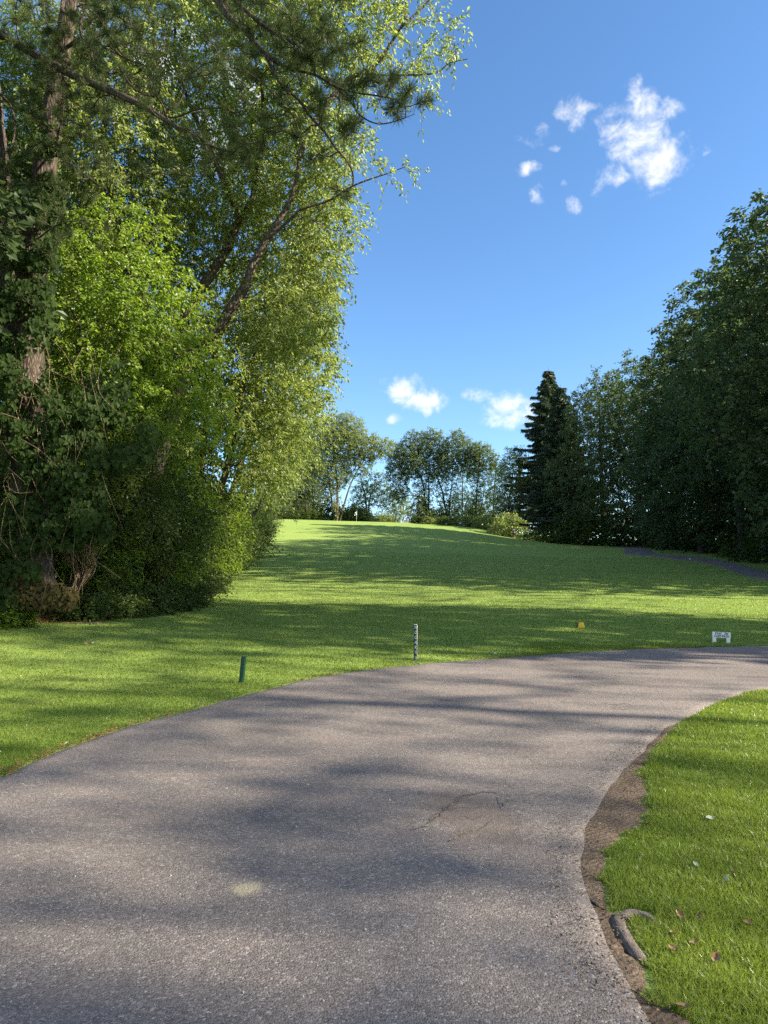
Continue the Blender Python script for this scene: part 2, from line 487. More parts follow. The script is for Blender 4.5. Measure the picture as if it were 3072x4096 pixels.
fine = ramp(nt, s2.outputs[0], [(0.0, (0.078, 0.067, 0.061)), (0.6, (0.172, 0.150, 0.138)), (1.0, (0.28, 0.249, 0.230))])
mx = N(nt, 'ShaderNodeMix', {'Factor': 0.45, 'A': stone, 'B': fine}, data_type='RGBA')
tone = N(nt, 'ShaderNodeMath', {0: nb.outputs[0], 1: 0.7, 2: N(nt, 'ShaderNodeMath', {0: nm.outputs[0], 1: 0.5, 2: 0.40}, operation='MULTIPLY_ADD').outputs[0]}, operation='MULTIPLY_ADD')
tm = N(nt, 'ShaderNodeMix', {'Factor': 1.0, 'A': mx.outputs['Result'], 'B': (1, 1, 1, 1)}, data_type='RGBA', blend_type='MULTIPLY')
cmb = N(nt, 'ShaderNodeCombineColor', {0: tone.outputs[0], 1: tone.outputs[0], 2: tone.outputs[0]})
nt.links.new(cmb.outputs[0], tm.inputs['B'])
# reddish wear and a pale sandy spot, each with its own outline
wear = N(nt, 'ShaderNodeTexNoise', {'Vector': P, 'Scale': 1.3, 'Detail': 5.0})
wf = N(nt, 'ShaderNodeMapRange', {'Value': wear.outputs[0], 'From Min': 0.55, 'From Max': 0.75, 'To Max': 0.35})
mw = N(nt, 'ShaderNodeMix', {'Factor': wf.outputs[0], 'A': tm.outputs['Result'], 'B': (0.24, 0.178, 0.15, 1)}, data_type='RGBA')


def spot_mask(x, y, rx, ry, rot, scale, soft):
    mp = N(nt, 'ShaderNodeMapping', {'Vector': P}, vector_type='TEXTURE')
    mp.inputs['Location'].default_value = (x, y, 0); mp.inputs['Rotation'].default_value = (0, 0, rot); mp.inputs['Scale'].default_value = (rx, ry, 1000)
    ln = N(nt, 'ShaderNodeVectorMath', {0: mp.outputs[0]}, operation='LENGTH')
    ns = N(nt, 'ShaderNodeTexNoise', {'Vector': P, 'Scale': scale, 'Detail': 5.0, 'Roughness': 0.65})
    sm = N(nt, 'ShaderNodeMath', {0: ns.outputs[0], 1: 1.3, 2: ln.outputs['Value']}, operation='MULTIPLY_ADD')
    return N(nt, 'ShaderNodeMapRange', {'Value': sm.outputs[0], 'From Min': 1.55 - soft, 'From Max': 1.55 + soft, 'To Min': 1.0, 'To Max': 0.0}).outputs[0]


sx, sy = flat(985, 3570)
sp = spot_mask(sx, sy, 0.085, 0.075, 0.2, 22.0, 0.28)
ms = N(nt, 'ShaderNodeMix', {'Factor': N(nt, 'ShaderNodeMath', {0: sp, 1: 0.62}, operation='MULTIPLY').outputs[0], 'A': mw.outputs['Result'], 'B': (0.42, 0.37, 0.24, 1)}, data_type='RGBA')
hx, hy = flat(1880, 3260)
hp = spot_mask(hx, hy, 0.30, 0.62, 0.35, 7.0, 0.2)
mh = N(nt, 'ShaderNodeMix', {'Factor': N(nt, 'ShaderNodeMath', {0: hp, 1: 0.5}, operation='MULTIPLY').outputs[0], 'A': ms.outputs['Result'], 'B': (0.135, 0.105, 0.086, 1)}, data_type='RGBA')
hgt = N(nt, 'ShaderNodeMath', {0: v1.outputs['Distance'], 1: -0.9, 2: N(nt, 'ShaderNodeMath', {0: v2.outputs['Distance'], 1: -0.5, 2: N(nt, 'ShaderNodeMath', {0: nm.outputs[0], 1: 0.9}, operation='MULTIPLY').outputs[0]}, operation='MULTIPLY_ADD').outputs[0]}, operation='MULTIPLY_ADD')
bmp = N(nt, 'ShaderNodeBump', {'Height': hgt.outputs[0], 'Strength': 0.6, 'Distance': 0.008})
bm2 = N(nt, 'ShaderNodeBump', {'Height': N(nt, 'ShaderNodeMath', {0: hp, 1: -1.0}, operation='MULTIPLY').outputs[0], 'Strength': 0.3, 'Distance': 0.02, 'Normal': bmp.outputs[0]})
p = N(nt, 'ShaderNodeBsdfPrincipled', {'Base Color': mh.outputs['Result'], 'Roughness': 0.82, 'Normal': bm2.outputs[0]})
p.inputs['Specular IOR Level'].default_value = 0.15
nt.links.new(p.outputs[0], out.inputs[0])
M_ASPHALT = m
path_o = tag(link('cart_path', mesh_np('cart_path', np.stack((PV[..., 0], PV[..., 1], pz), -1), q, mat=M_ASPHALT, smooth=True)), kind='structure')
PATH_POLY = np.vstack((L, Rm[::-1]))


def inside(poly, x, y):
    x = np.asarray(x); y = np.asarray(y)
    c = np.zeros(x.shape, dtype=bool)
    x0, y0 = poly[:, 0], poly[:, 1]
    x1, y1 = np.roll(x0, -1), np.roll(y0, -1)
    for i in range(len(poly)):
        if y0[i] == y1[i]:
            continue
        hit = ((y0[i] > y) != (y1[i] > y)) & (x < (x1[i] - x0[i]) * (y - y0[i]) / (y1[i] - y0[i]) + x0[i])
        c ^= hit
    return c


# old pothole: dark strips for the shade of its broken lip, plus thin cracks
m, nt, out = new_mat('crack_and_lip_shade')
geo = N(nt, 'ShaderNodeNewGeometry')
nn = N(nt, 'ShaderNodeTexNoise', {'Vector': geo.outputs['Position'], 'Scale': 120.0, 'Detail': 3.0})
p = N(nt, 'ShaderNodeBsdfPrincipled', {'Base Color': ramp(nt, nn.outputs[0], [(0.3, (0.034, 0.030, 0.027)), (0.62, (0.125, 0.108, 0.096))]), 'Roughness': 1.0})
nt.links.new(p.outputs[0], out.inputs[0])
M_CRACK_SHADE = m


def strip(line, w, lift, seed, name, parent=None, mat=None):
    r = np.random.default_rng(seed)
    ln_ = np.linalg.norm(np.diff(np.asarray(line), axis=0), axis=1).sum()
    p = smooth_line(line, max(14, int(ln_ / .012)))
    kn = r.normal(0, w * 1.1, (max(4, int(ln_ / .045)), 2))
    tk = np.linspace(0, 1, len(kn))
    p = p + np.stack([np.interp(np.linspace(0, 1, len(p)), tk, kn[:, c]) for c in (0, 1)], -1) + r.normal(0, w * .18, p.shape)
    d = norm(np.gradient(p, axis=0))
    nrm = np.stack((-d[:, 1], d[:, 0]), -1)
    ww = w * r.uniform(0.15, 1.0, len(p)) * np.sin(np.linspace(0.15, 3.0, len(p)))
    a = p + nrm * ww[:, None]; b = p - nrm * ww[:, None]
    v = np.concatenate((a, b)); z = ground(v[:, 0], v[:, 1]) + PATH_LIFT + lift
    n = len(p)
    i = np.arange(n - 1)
    return link(name, mesh_np(name, np.column_stack((v, z)), np.stack((i, i + n, i + n + 1, i + 1), -1), mat=mat or M_CRACK_SHADE), parent)


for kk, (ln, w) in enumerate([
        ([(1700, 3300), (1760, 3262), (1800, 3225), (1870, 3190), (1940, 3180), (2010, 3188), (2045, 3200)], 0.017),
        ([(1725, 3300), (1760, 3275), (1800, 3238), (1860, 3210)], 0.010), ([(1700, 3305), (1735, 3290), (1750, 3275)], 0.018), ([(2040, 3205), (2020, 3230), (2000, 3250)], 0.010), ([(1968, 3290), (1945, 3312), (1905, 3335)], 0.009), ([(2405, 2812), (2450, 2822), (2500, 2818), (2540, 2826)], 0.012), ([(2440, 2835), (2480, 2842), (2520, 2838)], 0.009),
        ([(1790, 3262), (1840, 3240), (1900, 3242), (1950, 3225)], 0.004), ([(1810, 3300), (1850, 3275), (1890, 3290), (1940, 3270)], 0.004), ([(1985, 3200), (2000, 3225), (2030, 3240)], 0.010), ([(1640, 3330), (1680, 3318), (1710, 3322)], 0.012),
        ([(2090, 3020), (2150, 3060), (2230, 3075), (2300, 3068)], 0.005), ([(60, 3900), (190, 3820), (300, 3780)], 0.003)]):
    strip([flat(*c) for c in ln], w, 0.004, 40 + kk, 'crack_lip_shade', path_o)

# ----------------------------------------------------------------------------- bare soil beside the path
px_soil = [(2740, 4096), (2650, 3990), (2580, 3900), (2530, 3790), (2470, 3640), (2420, 3540), (2425, 3430), (2520, 3340), (2600, 3250), (2590, 3150), (2570, 3085), (2630, 2990), (2708, 2908)]
soil_out = np.array([(2.3, 1.2)] + [flat(*c) for c in px_soil])
soil_in = np.array([(0.95, 1.2)] + [flat(*c) for c in px_right[:10]])
SO = smooth_line(soil_out, 160); SI = smooth_line(soil_in, 160)
SI[:, 0] -= 0.22; SI[:, 1] += .05
jit = wobble(160, 0.026, (0.35, 0.8, 1.5, 2.3))
SO[:, 0] += jit
t = np.linspace(0, 1, 9)[None, :, None]
SV = SI[:, None] * (1 - t) + SO[:, None] * t
sz = ground(SV[..., 0], SV[..., 1]) + 0.012 + 0 * t[..., 0]
sz[:, -1] -= 0.03
idx = np.arange(160 * 9).reshape(160, 9)
q = np.stack((idx[:-1, :-1], idx[:-1, 1:], idx[1:, 1:], idx[1:, :-1]), -1).reshape(-1, 4)
m, nt, out = new_mat('packed_soil')
geo = N(nt, 'ShaderNodeNewGeometry')
n1 = N(nt, 'ShaderNodeTexNoise', {'Vector': geo.outputs['Position'], 'Scale': 45.0, 'Detail': 6.0, 'Roughness': 0.7})
n2 = N(nt, 'ShaderNodeTexNoise', {'Vector': geo.outputs['Position'], 'Scale': 5.0, 'Detail': 4.0})
mp = N(nt, 'ShaderNodeMapping', {'Vector': geo.outputs['Position']}); mp.inputs['Rotation'].default_value = (0, 0, -0.55)
wv = N(nt, 'ShaderNodeTexWave', {'Vector': mp.outputs[0], 'Scale': 9.0, 'Distortion': 7.0, 'Detail': 4.0, 'Detail Scale': 2.0}, bands_direction='Y')
f = N(nt, 'ShaderNodeMath', {0: n1.outputs[0], 1: 0.6, 2: N(nt, 'ShaderNodeMath', {0: n2.outputs[0], 1: 0.5}, operation='MULTIPLY').outputs[0]}, operation='MULTIPLY_ADD')
col = ramp(nt, f.outputs[0], [(0.3, (0.075, 0.056, 0.042)), (0.55, (0.145, 0.110, 0.082)), (0.8, (0.27, 0.215, 0.155))])
h = N(nt, 'ShaderNodeMath', {0: wv.outputs['Fac'], 1: 0.22, 2: n1.outputs[0]}, operation='MULTIPLY_ADD')
bmp = N(nt, 'ShaderNodeBump', {'Height': h.outputs[0], 'Strength': 1.0, 'Distance': 0.025})
p = N(nt, 'ShaderNodeBsdfPrincipled', {'Base Color': col, 'Roughness': 0.95, 'Normal': bmp.outputs[0]})
p.inputs['Specular IOR Level'].default_value = 0.1
nt.links.new(p.outputs[0], out.inputs[0])
M_SOIL = m
tag(link('bare_soil', mesh_np('bare_soil', np.stack((SV[..., 0], SV[..., 1], sz), -1), q, mat=M_SOIL, smooth=True)), kind='structure')
SOIL_POLY = np.vstack((SI, SO[::-1]))


# ----------------------------------------------------------------------------- tree building
def tubes(p0, p1, r0, r1, sides=5):
    """Separate tapered tubes, all at once."""
    p0, p1 = np.asarray(p0), np.asarray(p1)
    d = norm(p1 - p0)
    ref = np.where(np.abs(d[:, 2:3]) > 0.9, np.array([[1.0, 0, 0]]), np.array([[0, 0, 1.0]]))
    a = norm(np.cross(d, ref)); b = np.cross(d, a)
    ang = np.arange(sides) * 2 * math.pi / sides
    c, s = np.cos(ang), np.sin(ang)
    ring = a[:, None] * c[None, :, None] + b[:, None] * s[None, :, None]
    v = np.stack((p0[:, None] + ring * np.asarray(r0)[:, None, None], p1[:, None] + ring * np.asarray(r1)[:, None, None]), 1)
    n = len(p0)
    base = np.arange(n)[:, None] * 2 * sides
    i = np.arange(sides)[None]
    j = (i + 1) % sides
    q = np.stack((base + i, base + j, base + sides + j, base + sides + i), -1).reshape(-1, 4)
    return v.reshape(-1, 3), q


def limb(line, radii, sides=10, rough=0.06, seed=0, step=0.12):
    """One continuous tapered limb along a polyline, slightly knobbly."""
    r = np.random.default_rng(seed)
    line = np.asarray(line, dtype=float)
    ln = np.linalg.norm(np.diff(line, axis=0), axis=1).sum()
    n = int(min(140, max(8, ln / step)))
    pr = smooth_line(np.column_stack((line, radii)), n)
    p, rad = pr[:, :3], np.maximum(pr[:, 3], 0.003)
    d = norm(np.gradient(p, axis=0))
    ref = np.array((0.3, 1.0, 0.1)); ref /= np.linalg.norm(ref)
    a = norm(np.cross(d, ref)); b = np.cross(d, a)
    ang = np.arange(sides) * 2 * math.pi / sides
    ring = a[:, None] * np.cos(ang)[None, :, None] + b[:, None] * np.sin(ang)[None, :, None]
    lump = 1 + rough * r.normal(0, 1, (n, sides)) + rough * 0.8 * r.normal(0, 1, (1, sides))
    v = p[:, None] + ring * (rad[:, None] * lump)[..., None]
    idx = np.arange(n * sides).reshape(n, sides)
    q = np.stack((idx[:-1], np.roll(idx[:-1], -1, 1), np.roll(idx[1:], -1, 1), idx[1:]), -1).reshape(-1, 4)
    return v.reshape(-1, 3), q, p, rad


class Parts:
    def __init__(self):
        self.v, self.q, self.n = [], [], 0

    def add(self, v, q):
        self.v.append(np.asarray(v)); self.q.append(np.asarray(q) + self.n); self.n += len(v)

    def mesh(self, name, mat, smooth=True):
        return mesh_np(name, np.concatenate(self.v), np.concatenate(self.q), mat=mat, smooth=smooth)


def grow(stem_pts, stem_rad, attractors, bf, r, tip_r, sag=0.12, sides=5):
    """Branches that reach every attractor from the stem: a spanning tree that prefers short ways home."""
    S, A = np.asarray(stem_pts), np.asarray(attractors)
    ns, na = len(S), len(A)
    pos = np.concatenate((S, A))
    par = np.full(ns + na, -1)
    plen = np.zeros(ns + na)
    plen[:ns] = np.linalg.norm(S - S[0], axis=1) * 0.35
    # never start a branch well above where it ends
    def cost(pn, ln):
        d = A - pn
        dist = np.linalg.norm(d, axis=1)
        return dist * (1 + 0.9 * np.clip(-d[:, 2] / np.maximum(dist, 1e-6), 0, 1)) + bf * ln
    best = np.full(na, 1e9); bpar = np.zeros(na, dtype=int)
    for i in range(ns):
        c = cost(S[i], plen[i]); mk = c < best
        best[mk] = c[mk]; bpar[mk] = i
    done = np.zeros(na, dtype=bool)
    order = []
    for _ in range(na):
        j = int(np.argmin(np.where(done, 1e9, best)))
        done[j] = True; order.append(j)
        par[ns + j] = bpar[j]
        plen[ns + j] = plen[bpar[j]] + np.linalg.norm(A[j] - pos[bpar[j]])
        c = cost(A[j], plen[ns + j]); mk = (c < best) & ~done
        best[mk] = c[mk]; bpar[mk] = ns + j
    tips = np.zeros(ns + na)
    for j in reversed(order):
        k = ns + j
        if tips[k] == 0: tips[k] = 1
        tips[par[k]] += tips[k]
    rad = tip_r * np.sqrt(np.maximum(tips, 1))
    p0, p1, r0, r1 = [], [], [], []
    pa = pos[par[ns:]]; pb = pos[ns:]
    ln = np.linalg.norm(pb - pa, axis=1, keepdims=True)
    rb = rad[ns:]
    ra = np.minimum(np.where(par[ns:] < ns, rb * 1.25, rad[par[ns:]]), rb * 1.6)
    off = r.normal(0, 1, (na, 3)) * ln * sag
    K = 4
    prev, pr_ = pa, ra
    for i in range(1, K + 1):
        tt = i / K
        cur = pa * (1 - tt) + pb * tt + off * (4 * tt * (1 - tt)) * 0.5 + r.normal(0, 1, (na, 3)) * ln * 0.02 * (i < K)
        rc = ra * (1 - tt) + rb * tt
        p0.append(prev); p1.append(cur); r0.append(pr_); r1.append(rc)
        prev, pr_ = cur, rc
    v, q = tubes(np.concatenate(p0), np.concatenate(p1), np.concatenate(r0), np.concatenate(r1), sides)
    return v, q, norm(pb - pa)


def in_blobs(blobs, n, r, shell=0.55):
    """Points in a union of ellipsoids, denser towards their skins."""
    b = np.asarray(blobs, dtype=float)
    vol = (b[:, 3] * b[:, 4] * b[:, 5]) ** 0.8
    w = 1.0
    k = r.choice(len(b), n, p=vol * w / (vol * w).sum())
    d = norm(r.normal(0, 1, (n, 3)))
    rad = r.uniform(0, 1, (n, 1)) ** (shell / 1.65)
    in_blobs.last = b[k, 6] if b.shape[1] > 6 else np.ones(n)
    return b[k, :3] + d * rad * b[k, 3:6], norm(d * rad / np.maximum(b[k, 3:6], 1e-6) ** 0 + 1e-6)


def thin(p, dmin, r, extra=None):
    """Keep points at least dmin apart."""
    keep = []
    cell = {}
    for i in r.permutation(len(p)):
        c = tuple(np.floor(p[i] / dmin).astype(int))
        ok = True
        for dx in (-1, 0, 1):
            for dy in (-1, 0, 1):
                for dz in (-1, 0, 1):
                    for j in cell.get((c[0] + dx, c[1] + dy, c[2] + dz), ()):
                        if ((p[i] - p[j]) ** 2).sum() < dmin * dmin:
                            ok = False; break
                    if not ok: break
                if not ok: break
            if not ok: break
        if ok:
            keep.append(i); cell.setdefault(c, []).append(i)
    return np.array(keep)


def leaves(base, direc, up, length, width, r, fold=0.18, broad=False):
    """Folded leaf blades: base -> tip along direc, facing up."""
    n = len(base)
    direc = norm(direc)
    side = norm(np.cross(direc, up))
    nrm = np.cross(side, direc)
    length = np.broadcast_to(length, (n,))[:, None]; width = np.broadcast_to(width, (n,))[:, None]
    if not broad:
        mid = base + direc * length * 0.45
        v = np.stack((base, mid + side * width * 0.5 + nrm * width * fold, base + direc * length - nrm * length * 0.08, mid - side * width * 0.5 + nrm * width * fold), 1)
        return v.reshape(-1, 3), np.arange(n * 4).reshape(n, 4)
    a = base + direc * length * 0.18; b = base + direc * length * 0.55
    v = np.stack((base, a + side * width * 0.5 + nrm * width * fold, b + side * width * 0.38 + nrm * width * fold * 0.6, base + direc * length - nrm * length * 0.12,
                  b - side * width * 0.38 + nrm * width * fold * 0.6, a - side * width * 0.5 + nrm * width * fold), 1)
    i = np.arange(n)[:, None] * 6
    q = np.concatenate((i + np.array([[0, 1, 2, 3]]), i + np.array([[0, 3, 4, 5]])), 0)
    return v.reshape(-1, 3), q


def foliage(A, D, r, twigs=4, per=9, tlen=0.6, leaf=0.1, lw=0.045, droop=0.35, spread=0.9, outward=None, broad=False, hang=0.5, stems=None, stem_r=0.004, updir=0.7):
    """Leafy twigs about each branch end."""
    n = len(A)
    A = np.repeat(A, twigs, 0); D = np.repeat(D, twigs, 0)
    O = np.repeat(outward, twigs, 0) if outward is not None else 0
    td = norm(D * 0.5 + O * 0.5 + r.normal(0, 1, A.shape) * spread + np.array((0, 0, 0.1)))
    L_ = tlen * r.uniform(0.5, 1.25, (len(A), 1))
    t = np.tile(np.linspace(0.12, 1, per), (len(A), 1)) + r.normal(0, 0.04, (len(A), per))
    pos = A[:, None] + td[:, None] * (L_ * t)[..., None]
    pos[..., 2] -= droop * (L_ * t * t)
    m_ = len(A) * per
    pos = pos.reshape(-1, 3)
    tdr = np.repeat(td, per, 0)
    alt = np.where(np.arange(m_) % 2 == 0, 1.0, -1.0)[:, None]
    sd = norm(np.cross(tdr, np.array((0, 0, 1.0))) + 1e-4)
    ld = norm(tdr * 0.55 + sd * alt * 0.8 + np.array((0, 0, -hang)) + r.normal(0, 0.35, (m_, 3)))
    up = norm(np.array((0, 0, updir)) + r.normal(0, 0.75, (m_, 3)))
    pos = pos + r.normal(0, leaf * 0.35, pos.shape)
    sz = r.uniform(0.65, 1.2, m_)
    v, q = leaves(pos, ld, up, leaf * sz, lw * sz, r, broad=broad)
    if stems is not None:
        e = A + td * L_ * 0.55; e[:, 2] -= droop * L_[:, 0] * 0.3
        f_ = A + td * L_; f_[:, 2] -= droop * L_[:, 0]
        rr = np.full(len(A), stem_r)
        stems.add(*tubes(A, e, rr, rr * 0.8, 3)); stems.add(*tubes(e, f_, rr * 0.8, rr * 0.4, 3))
    return v, q


def tree_meshes(name, seed, stems, blobs, dmin, leafkw, leaf_m, bark_m, bf=0.25, tip_r=0.012, n_try=None, grow_from=0.25, shell=0.6, sides=9, twig_stems=False, branch_sides=5, sag=0.12):
    """stems: list of (points, radii). Returns (trunk mesh, crown mesh) in the tree's own coordinates."""
    r = np.random.default_rng(seed)
    T = Parts()
    sp, sr = [], []
    for i, (ln, rd) in enumerate(stems):
        v, q, p, rad = limb(ln, rd, sides, 0.05, seed + i)
        T.add(v, q)
        k = int(len(p) * (grow_from if i == 0 else 0.15))
        sp.append(p[k:]); sr.append(rad[k:])
    sp = np.concatenate(sp); sr = np.concatenate(sr)
    cand, outw = in_blobs(blobs, n_try or 6000, r, shell)
    keepp = in_blobs.last
    keep = thin(cand, dmin, r)
    keep = keep[r.uniform(0, 1, len(keep)) < keepp[keep]]
    A, O = cand[keep], outw[keep]
    v, q, D = grow(sp, sr, A, bf, r, tip_r, sag, branch_sides)
    T.add(v, q)
    st = Parts() if twig_stems else None
    lv, lq = foliage(A, D, r, outward=O, stems=st, **leafkw)
    if st is not None:
        T.add(np.concatenate(st.v), np.concatenate(st.q))
    return T.mesh(name + '_trunk', bark_m), mesh_np(name + '_crown', lv, lq, mat=leaf_m)


def place_tree(name, meshes, loc, label, group=None, rz=0.0, sc=(1, 1, 1), cat='tree', parts=('trunk', 'crown')):
    e = empty(name, loc, label, cat, group, rz)
    e.scale = sc
    for pn, me in zip(parts, meshes):
        if me is not None:
            link(pn, me, e)
    return e


def E(u, v, y, ru, rv, ry, base, w=1.0):
    """An ellipsoid of foliage whose centre is seen at (u, v), y metres away, relative to a tree base."""
    c = at(u, v, y) - np.asarray(base)
    k = y / FPX
    return (c[0], c[1], c[2], ru * k, ry, rv * k, w)


def rel(points, base):
    return [tuple(at(*p) - np.asarray(base)) for p in points]


def base_at(x, y):
    return np.array((x, y, gz(x, y) - 0.05))

# ----------------------------------------------------------------------------- right-hand tree line
LF_R = dict(twigs=5, per=14, tlen=1.35, leaf=0.36, lw=0.23, droop=0.35, spread=0.85, hang=0.55)
protoR = []
for sd, H, blobs, dm in (
    (101, 30.0, [(0, 0, 21, 7.0, 7.0, 8.5), (-3.5, 1, 13, 6.5, 6.0, 6.0), (3.0, -3, 11, 6.0, 6.0, 6.5), (0, -4, 6.5, 6.5, 5.0, 4.5), (-4, -2, 7, 5.0, 5.0, 4.5), (1, 2, 26, 4.5, 4.5, 4.5), (-4.5, 0, 20, 4.5, 4.0, 4.0)], 1.36),
    (102, 29.0, [(0, 0, 19, 6.0, 6.5, 9.5), (-2.5, -3, 11, 6.0, 5.5, 6.5), (3.5, 1, 14, 5.0, 5.5, 6.0), (-1, -2, 5.5, 5.5, 5.0, 4.0), (2, 0, 25, 3.6, 3.6, 4.2), (-3, 1, 23, 3.6, 3.6, 3.6)], 1.36),
    (103, 27.0, [(0, 0, 17, 4.2, 4.5, 9.5), (1.5, -1, 9, 4.5, 4.5, 6.0), (-2.2, -1, 12, 3.8, 4.0, 5.0), (0.3, 0, 24, 2.6, 2.6, 3.2), (-0.5, -1, 4.5, 4.2, 4.2, 3.2)], 1.4)):
    rr = random.Random(sd)
    stem = [(0, 0, 0), (rr.uniform(-.3, .3), rr.uniform(-.3, .3), H * .2), (rr.uniform(-.6, .6), rr.uniform(-.6, .6), H * .45), (rr.uniform(-.9, .9), rr.uniform(-.9, .9), H * .7), (rr.uniform(-1, 1), rr.uniform(-1, 1), H * .93)]
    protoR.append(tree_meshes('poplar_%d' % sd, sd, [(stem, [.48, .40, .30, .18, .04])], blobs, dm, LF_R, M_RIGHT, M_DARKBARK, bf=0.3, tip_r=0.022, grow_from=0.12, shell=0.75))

GR = 'tall trees along the right edge of the fairway'
right_trees = [  # x, y, proto, rot, sx, sz, label
    (34.0, 50.0, 0, 0.3, 1.12, 1.06, 'tallest dark leafy tree, cut off by the right edge above the cart path'),
    (35.5, 60.0, 1, 1.9, 1.10, 0.98, 'broad dark green tree second from the right edge behind the far cart path'),
    (36.5, 69.5, 0, 2.6, 1.0, 1.0, 'dark leafy tree with a low skirt of branches above the white marker'),
    (37.0, 79.5, 1, 4.0, 1.05, 0.96, 'dark rounded tree over the gap where the cart path leaves the trees'),
    (38.0, 89.0, 2, 0.8, 1.25, 0.98, 'narrow leafy tree with pale green top left of the dark rounded trees'),
    (37.5, 99.0, 2, 3.3, 1.20, 1.05, 'slender tree with see-through crown, second to the right of the spruce'),
    (35.0, 108.5, 1, 5.1, 0.92, 0.97, 'leafy tree standing just right of the tall spruce'),
    (50.0, 54.0, 1, 5.0, 1.1, 1.0, 'dark tree in the second row behind the tallest tree at the right edge'),
    (49.0, 41.0, 1, 2.0, 1.1, 1.0, 'dark tree in the second row past the right edge, behind the tallest tree'),
    (61.0, 60.0, 0, 3.0, 1.1, 1.05, 'dark tree in the third row behind the trees at the right edge'),
    (62.0, 80.0, 1, 1.0, 1.1, 1.05, 'dark tree in the third row behind the rounded trees'),
    (51.0, 68.0, 0, 4.4, 1.0, 1.0, 'dark tree in the second row behind the trees at the far cart path'),
    (52.0, 83.0, 1, 0.5, 1.0, 1.0, 'dark tree in the second row, filling the gap behind the rounded trees'),
    (51.0, 99.0, 0, 1.2, 0.9, 0.95, 'dark tree in the second row behind the slender trees'),
]
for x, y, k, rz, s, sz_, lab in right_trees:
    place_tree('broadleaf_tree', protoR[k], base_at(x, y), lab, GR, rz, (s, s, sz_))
# the row goes on past the right edge of the photo; these cast the bands of shade over the near lawn and path
r = np.random.default_rng(190)
SP_BLOBS = [(0, 0, 25, 5.5, 5.5, 3.0), (0, 0, 19, 5.5, 5.5, 5.0), (2.5, 1.5, 16, 4, 4, 3), (-2.5, -2.5, 17, 4, 4, 3), (0, 1, 23, 3.2, 3.2, 3.5)]
protoS = tree_meshes('open_crowned', 190, [([(0, 0, 0), (.2, .1, 6), (-.3, .3, 13), (.2, -.2, 19), (0, 0, 25)], [.13, .12, .11, .08, .03])], SP_BLOBS, 1.55, dict(LF_R, leaf=.26, lw=.15, per=9, twigs=3, tlen=1.5), M_RIGHT, M_DARKBARK, bf=.3, tip_r=.022, grow_from=.15, shell=.75)
protoR.append(protoS)
near_right = [(34.5, 12.5, 1, 2.2, .98, 1.04), (36.0, 37.5, 2, .4, 1.5, .95), (34.0, 1.5, 3, 3.0, 1.15, 1.22), (44.0, 14.0, 3, 5.5, 1.1, 1.25), (43, -9, 3, 1.0, 1.1, 1.2), (34.0, -9.5, 3, 1.5, 1.1, 1.1), (40.0, 26.5, 3, .9, 1.0, 1.1)]
NR = ['dense tree past the right edge of the photo, shading the lettered stake', 'tree past the right edge, between the lit band of lawn and the tallest tree', 'open-crowned tree past the right edge, level with the near path',
      'open-crowned tree past the right edge, in the second row', 'open-crowned tree past the right edge, behind the photographer', 'open-crowned tree past the right edge, farthest behind the photographer', 'open-crowned tree past the right edge, in the gap that lights the lawn']
for (x, y, k, rz, s, sz_), lab in zip(near_right, NR):
    place_tree('broadleaf_tree', protoR[k], base_at(x, y), lab, GR, rz, (s, s, sz_))


# spruce: whorls of drooping boughs hung with needle curtains
def spruce_meshes(seed, H, Rb, dens):
    r = np.random.default_rng(seed)
    T = Parts()
    v, q, p, rad = limb([(0, 0, 0), (.05, 0, H * .3), (0, .06, H * .7), (0, 0, H)], [.36, .26, .12, .02], 9, .04, seed)
    T.add(v, q)
    B, D, S = [], [], []
    z = 4.2
    while z < H - .4:
        f = 1 - z / H
        n = int(5 + 5 * f)
        a0 = r.uniform(0, 6.28)
        for k in range(n):
            a = a0 + k * 6.283 / n + r.normal(0, .15)
            Ln = Rb * min(.92, 1.05 * f) ** 0.8 * r.choice([.55, .8, 1.0, 1.15]) * r.uniform(.8, 1.1) + .3
            tt = np.linspace(0, 1, 9)[:, None]
            out_ = np.array((math.cos(a), math.sin(a), 0))
            pts_ = np.array((0, 0, z)) + out_ * Ln * tt
            pts_[:, 2] += -.28 * Ln * tt[:, 0] * 1.2 + .22 * Ln * tt[:, 0] ** 2.6
            vv, qq = tubes(pts_[:-1], pts_[1:], .03 * (1.1 - tt[:-1, 0]) * (Ln / 3 + .3), .03 * (1.1 - tt[1:, 0]) * (Ln / 3 + .3), 4)
            T.add(vv, qq)
            m_ = int(dens * Ln)
            t_ = r.uniform(.12, 1, m_)
            pos = np.stack([np.interp(t_, tt[:, 0], pts_[:, c]) for c in range(3)], -1)
            sd = np.cross(out_, (0, 0, 1))
            lat = r.normal(0, .28, m_) * (Ln * .22 + .15) * (1.15 - t_)
            pos += sd * lat[:, None]
            B.append(pos)
            dn = out_ * .35 + sd * np.sign(lat)[:, None] * .45 + np.array((0, 0, -0.75)) + r.normal(0, .25, (m_, 3))
            D.append(dn)
        z += (.42 + .35 * f) * r.uniform(.8, 1.25)
    B = np.concatenate(B); D = np.concatenate(D)
    lv, lq = leaves(B, D, norm(r.normal(0, 1, B.shape) + 1e-3), r.uniform(.3, .9, len(B)), r.uniform(.10, .20, len(B)), r, fold=.1)
    return T.mesh('spruce_trunk', M_DARKBARK), mesh_np('spruce_crown', lv, lq, mat=M_SPRUCE)


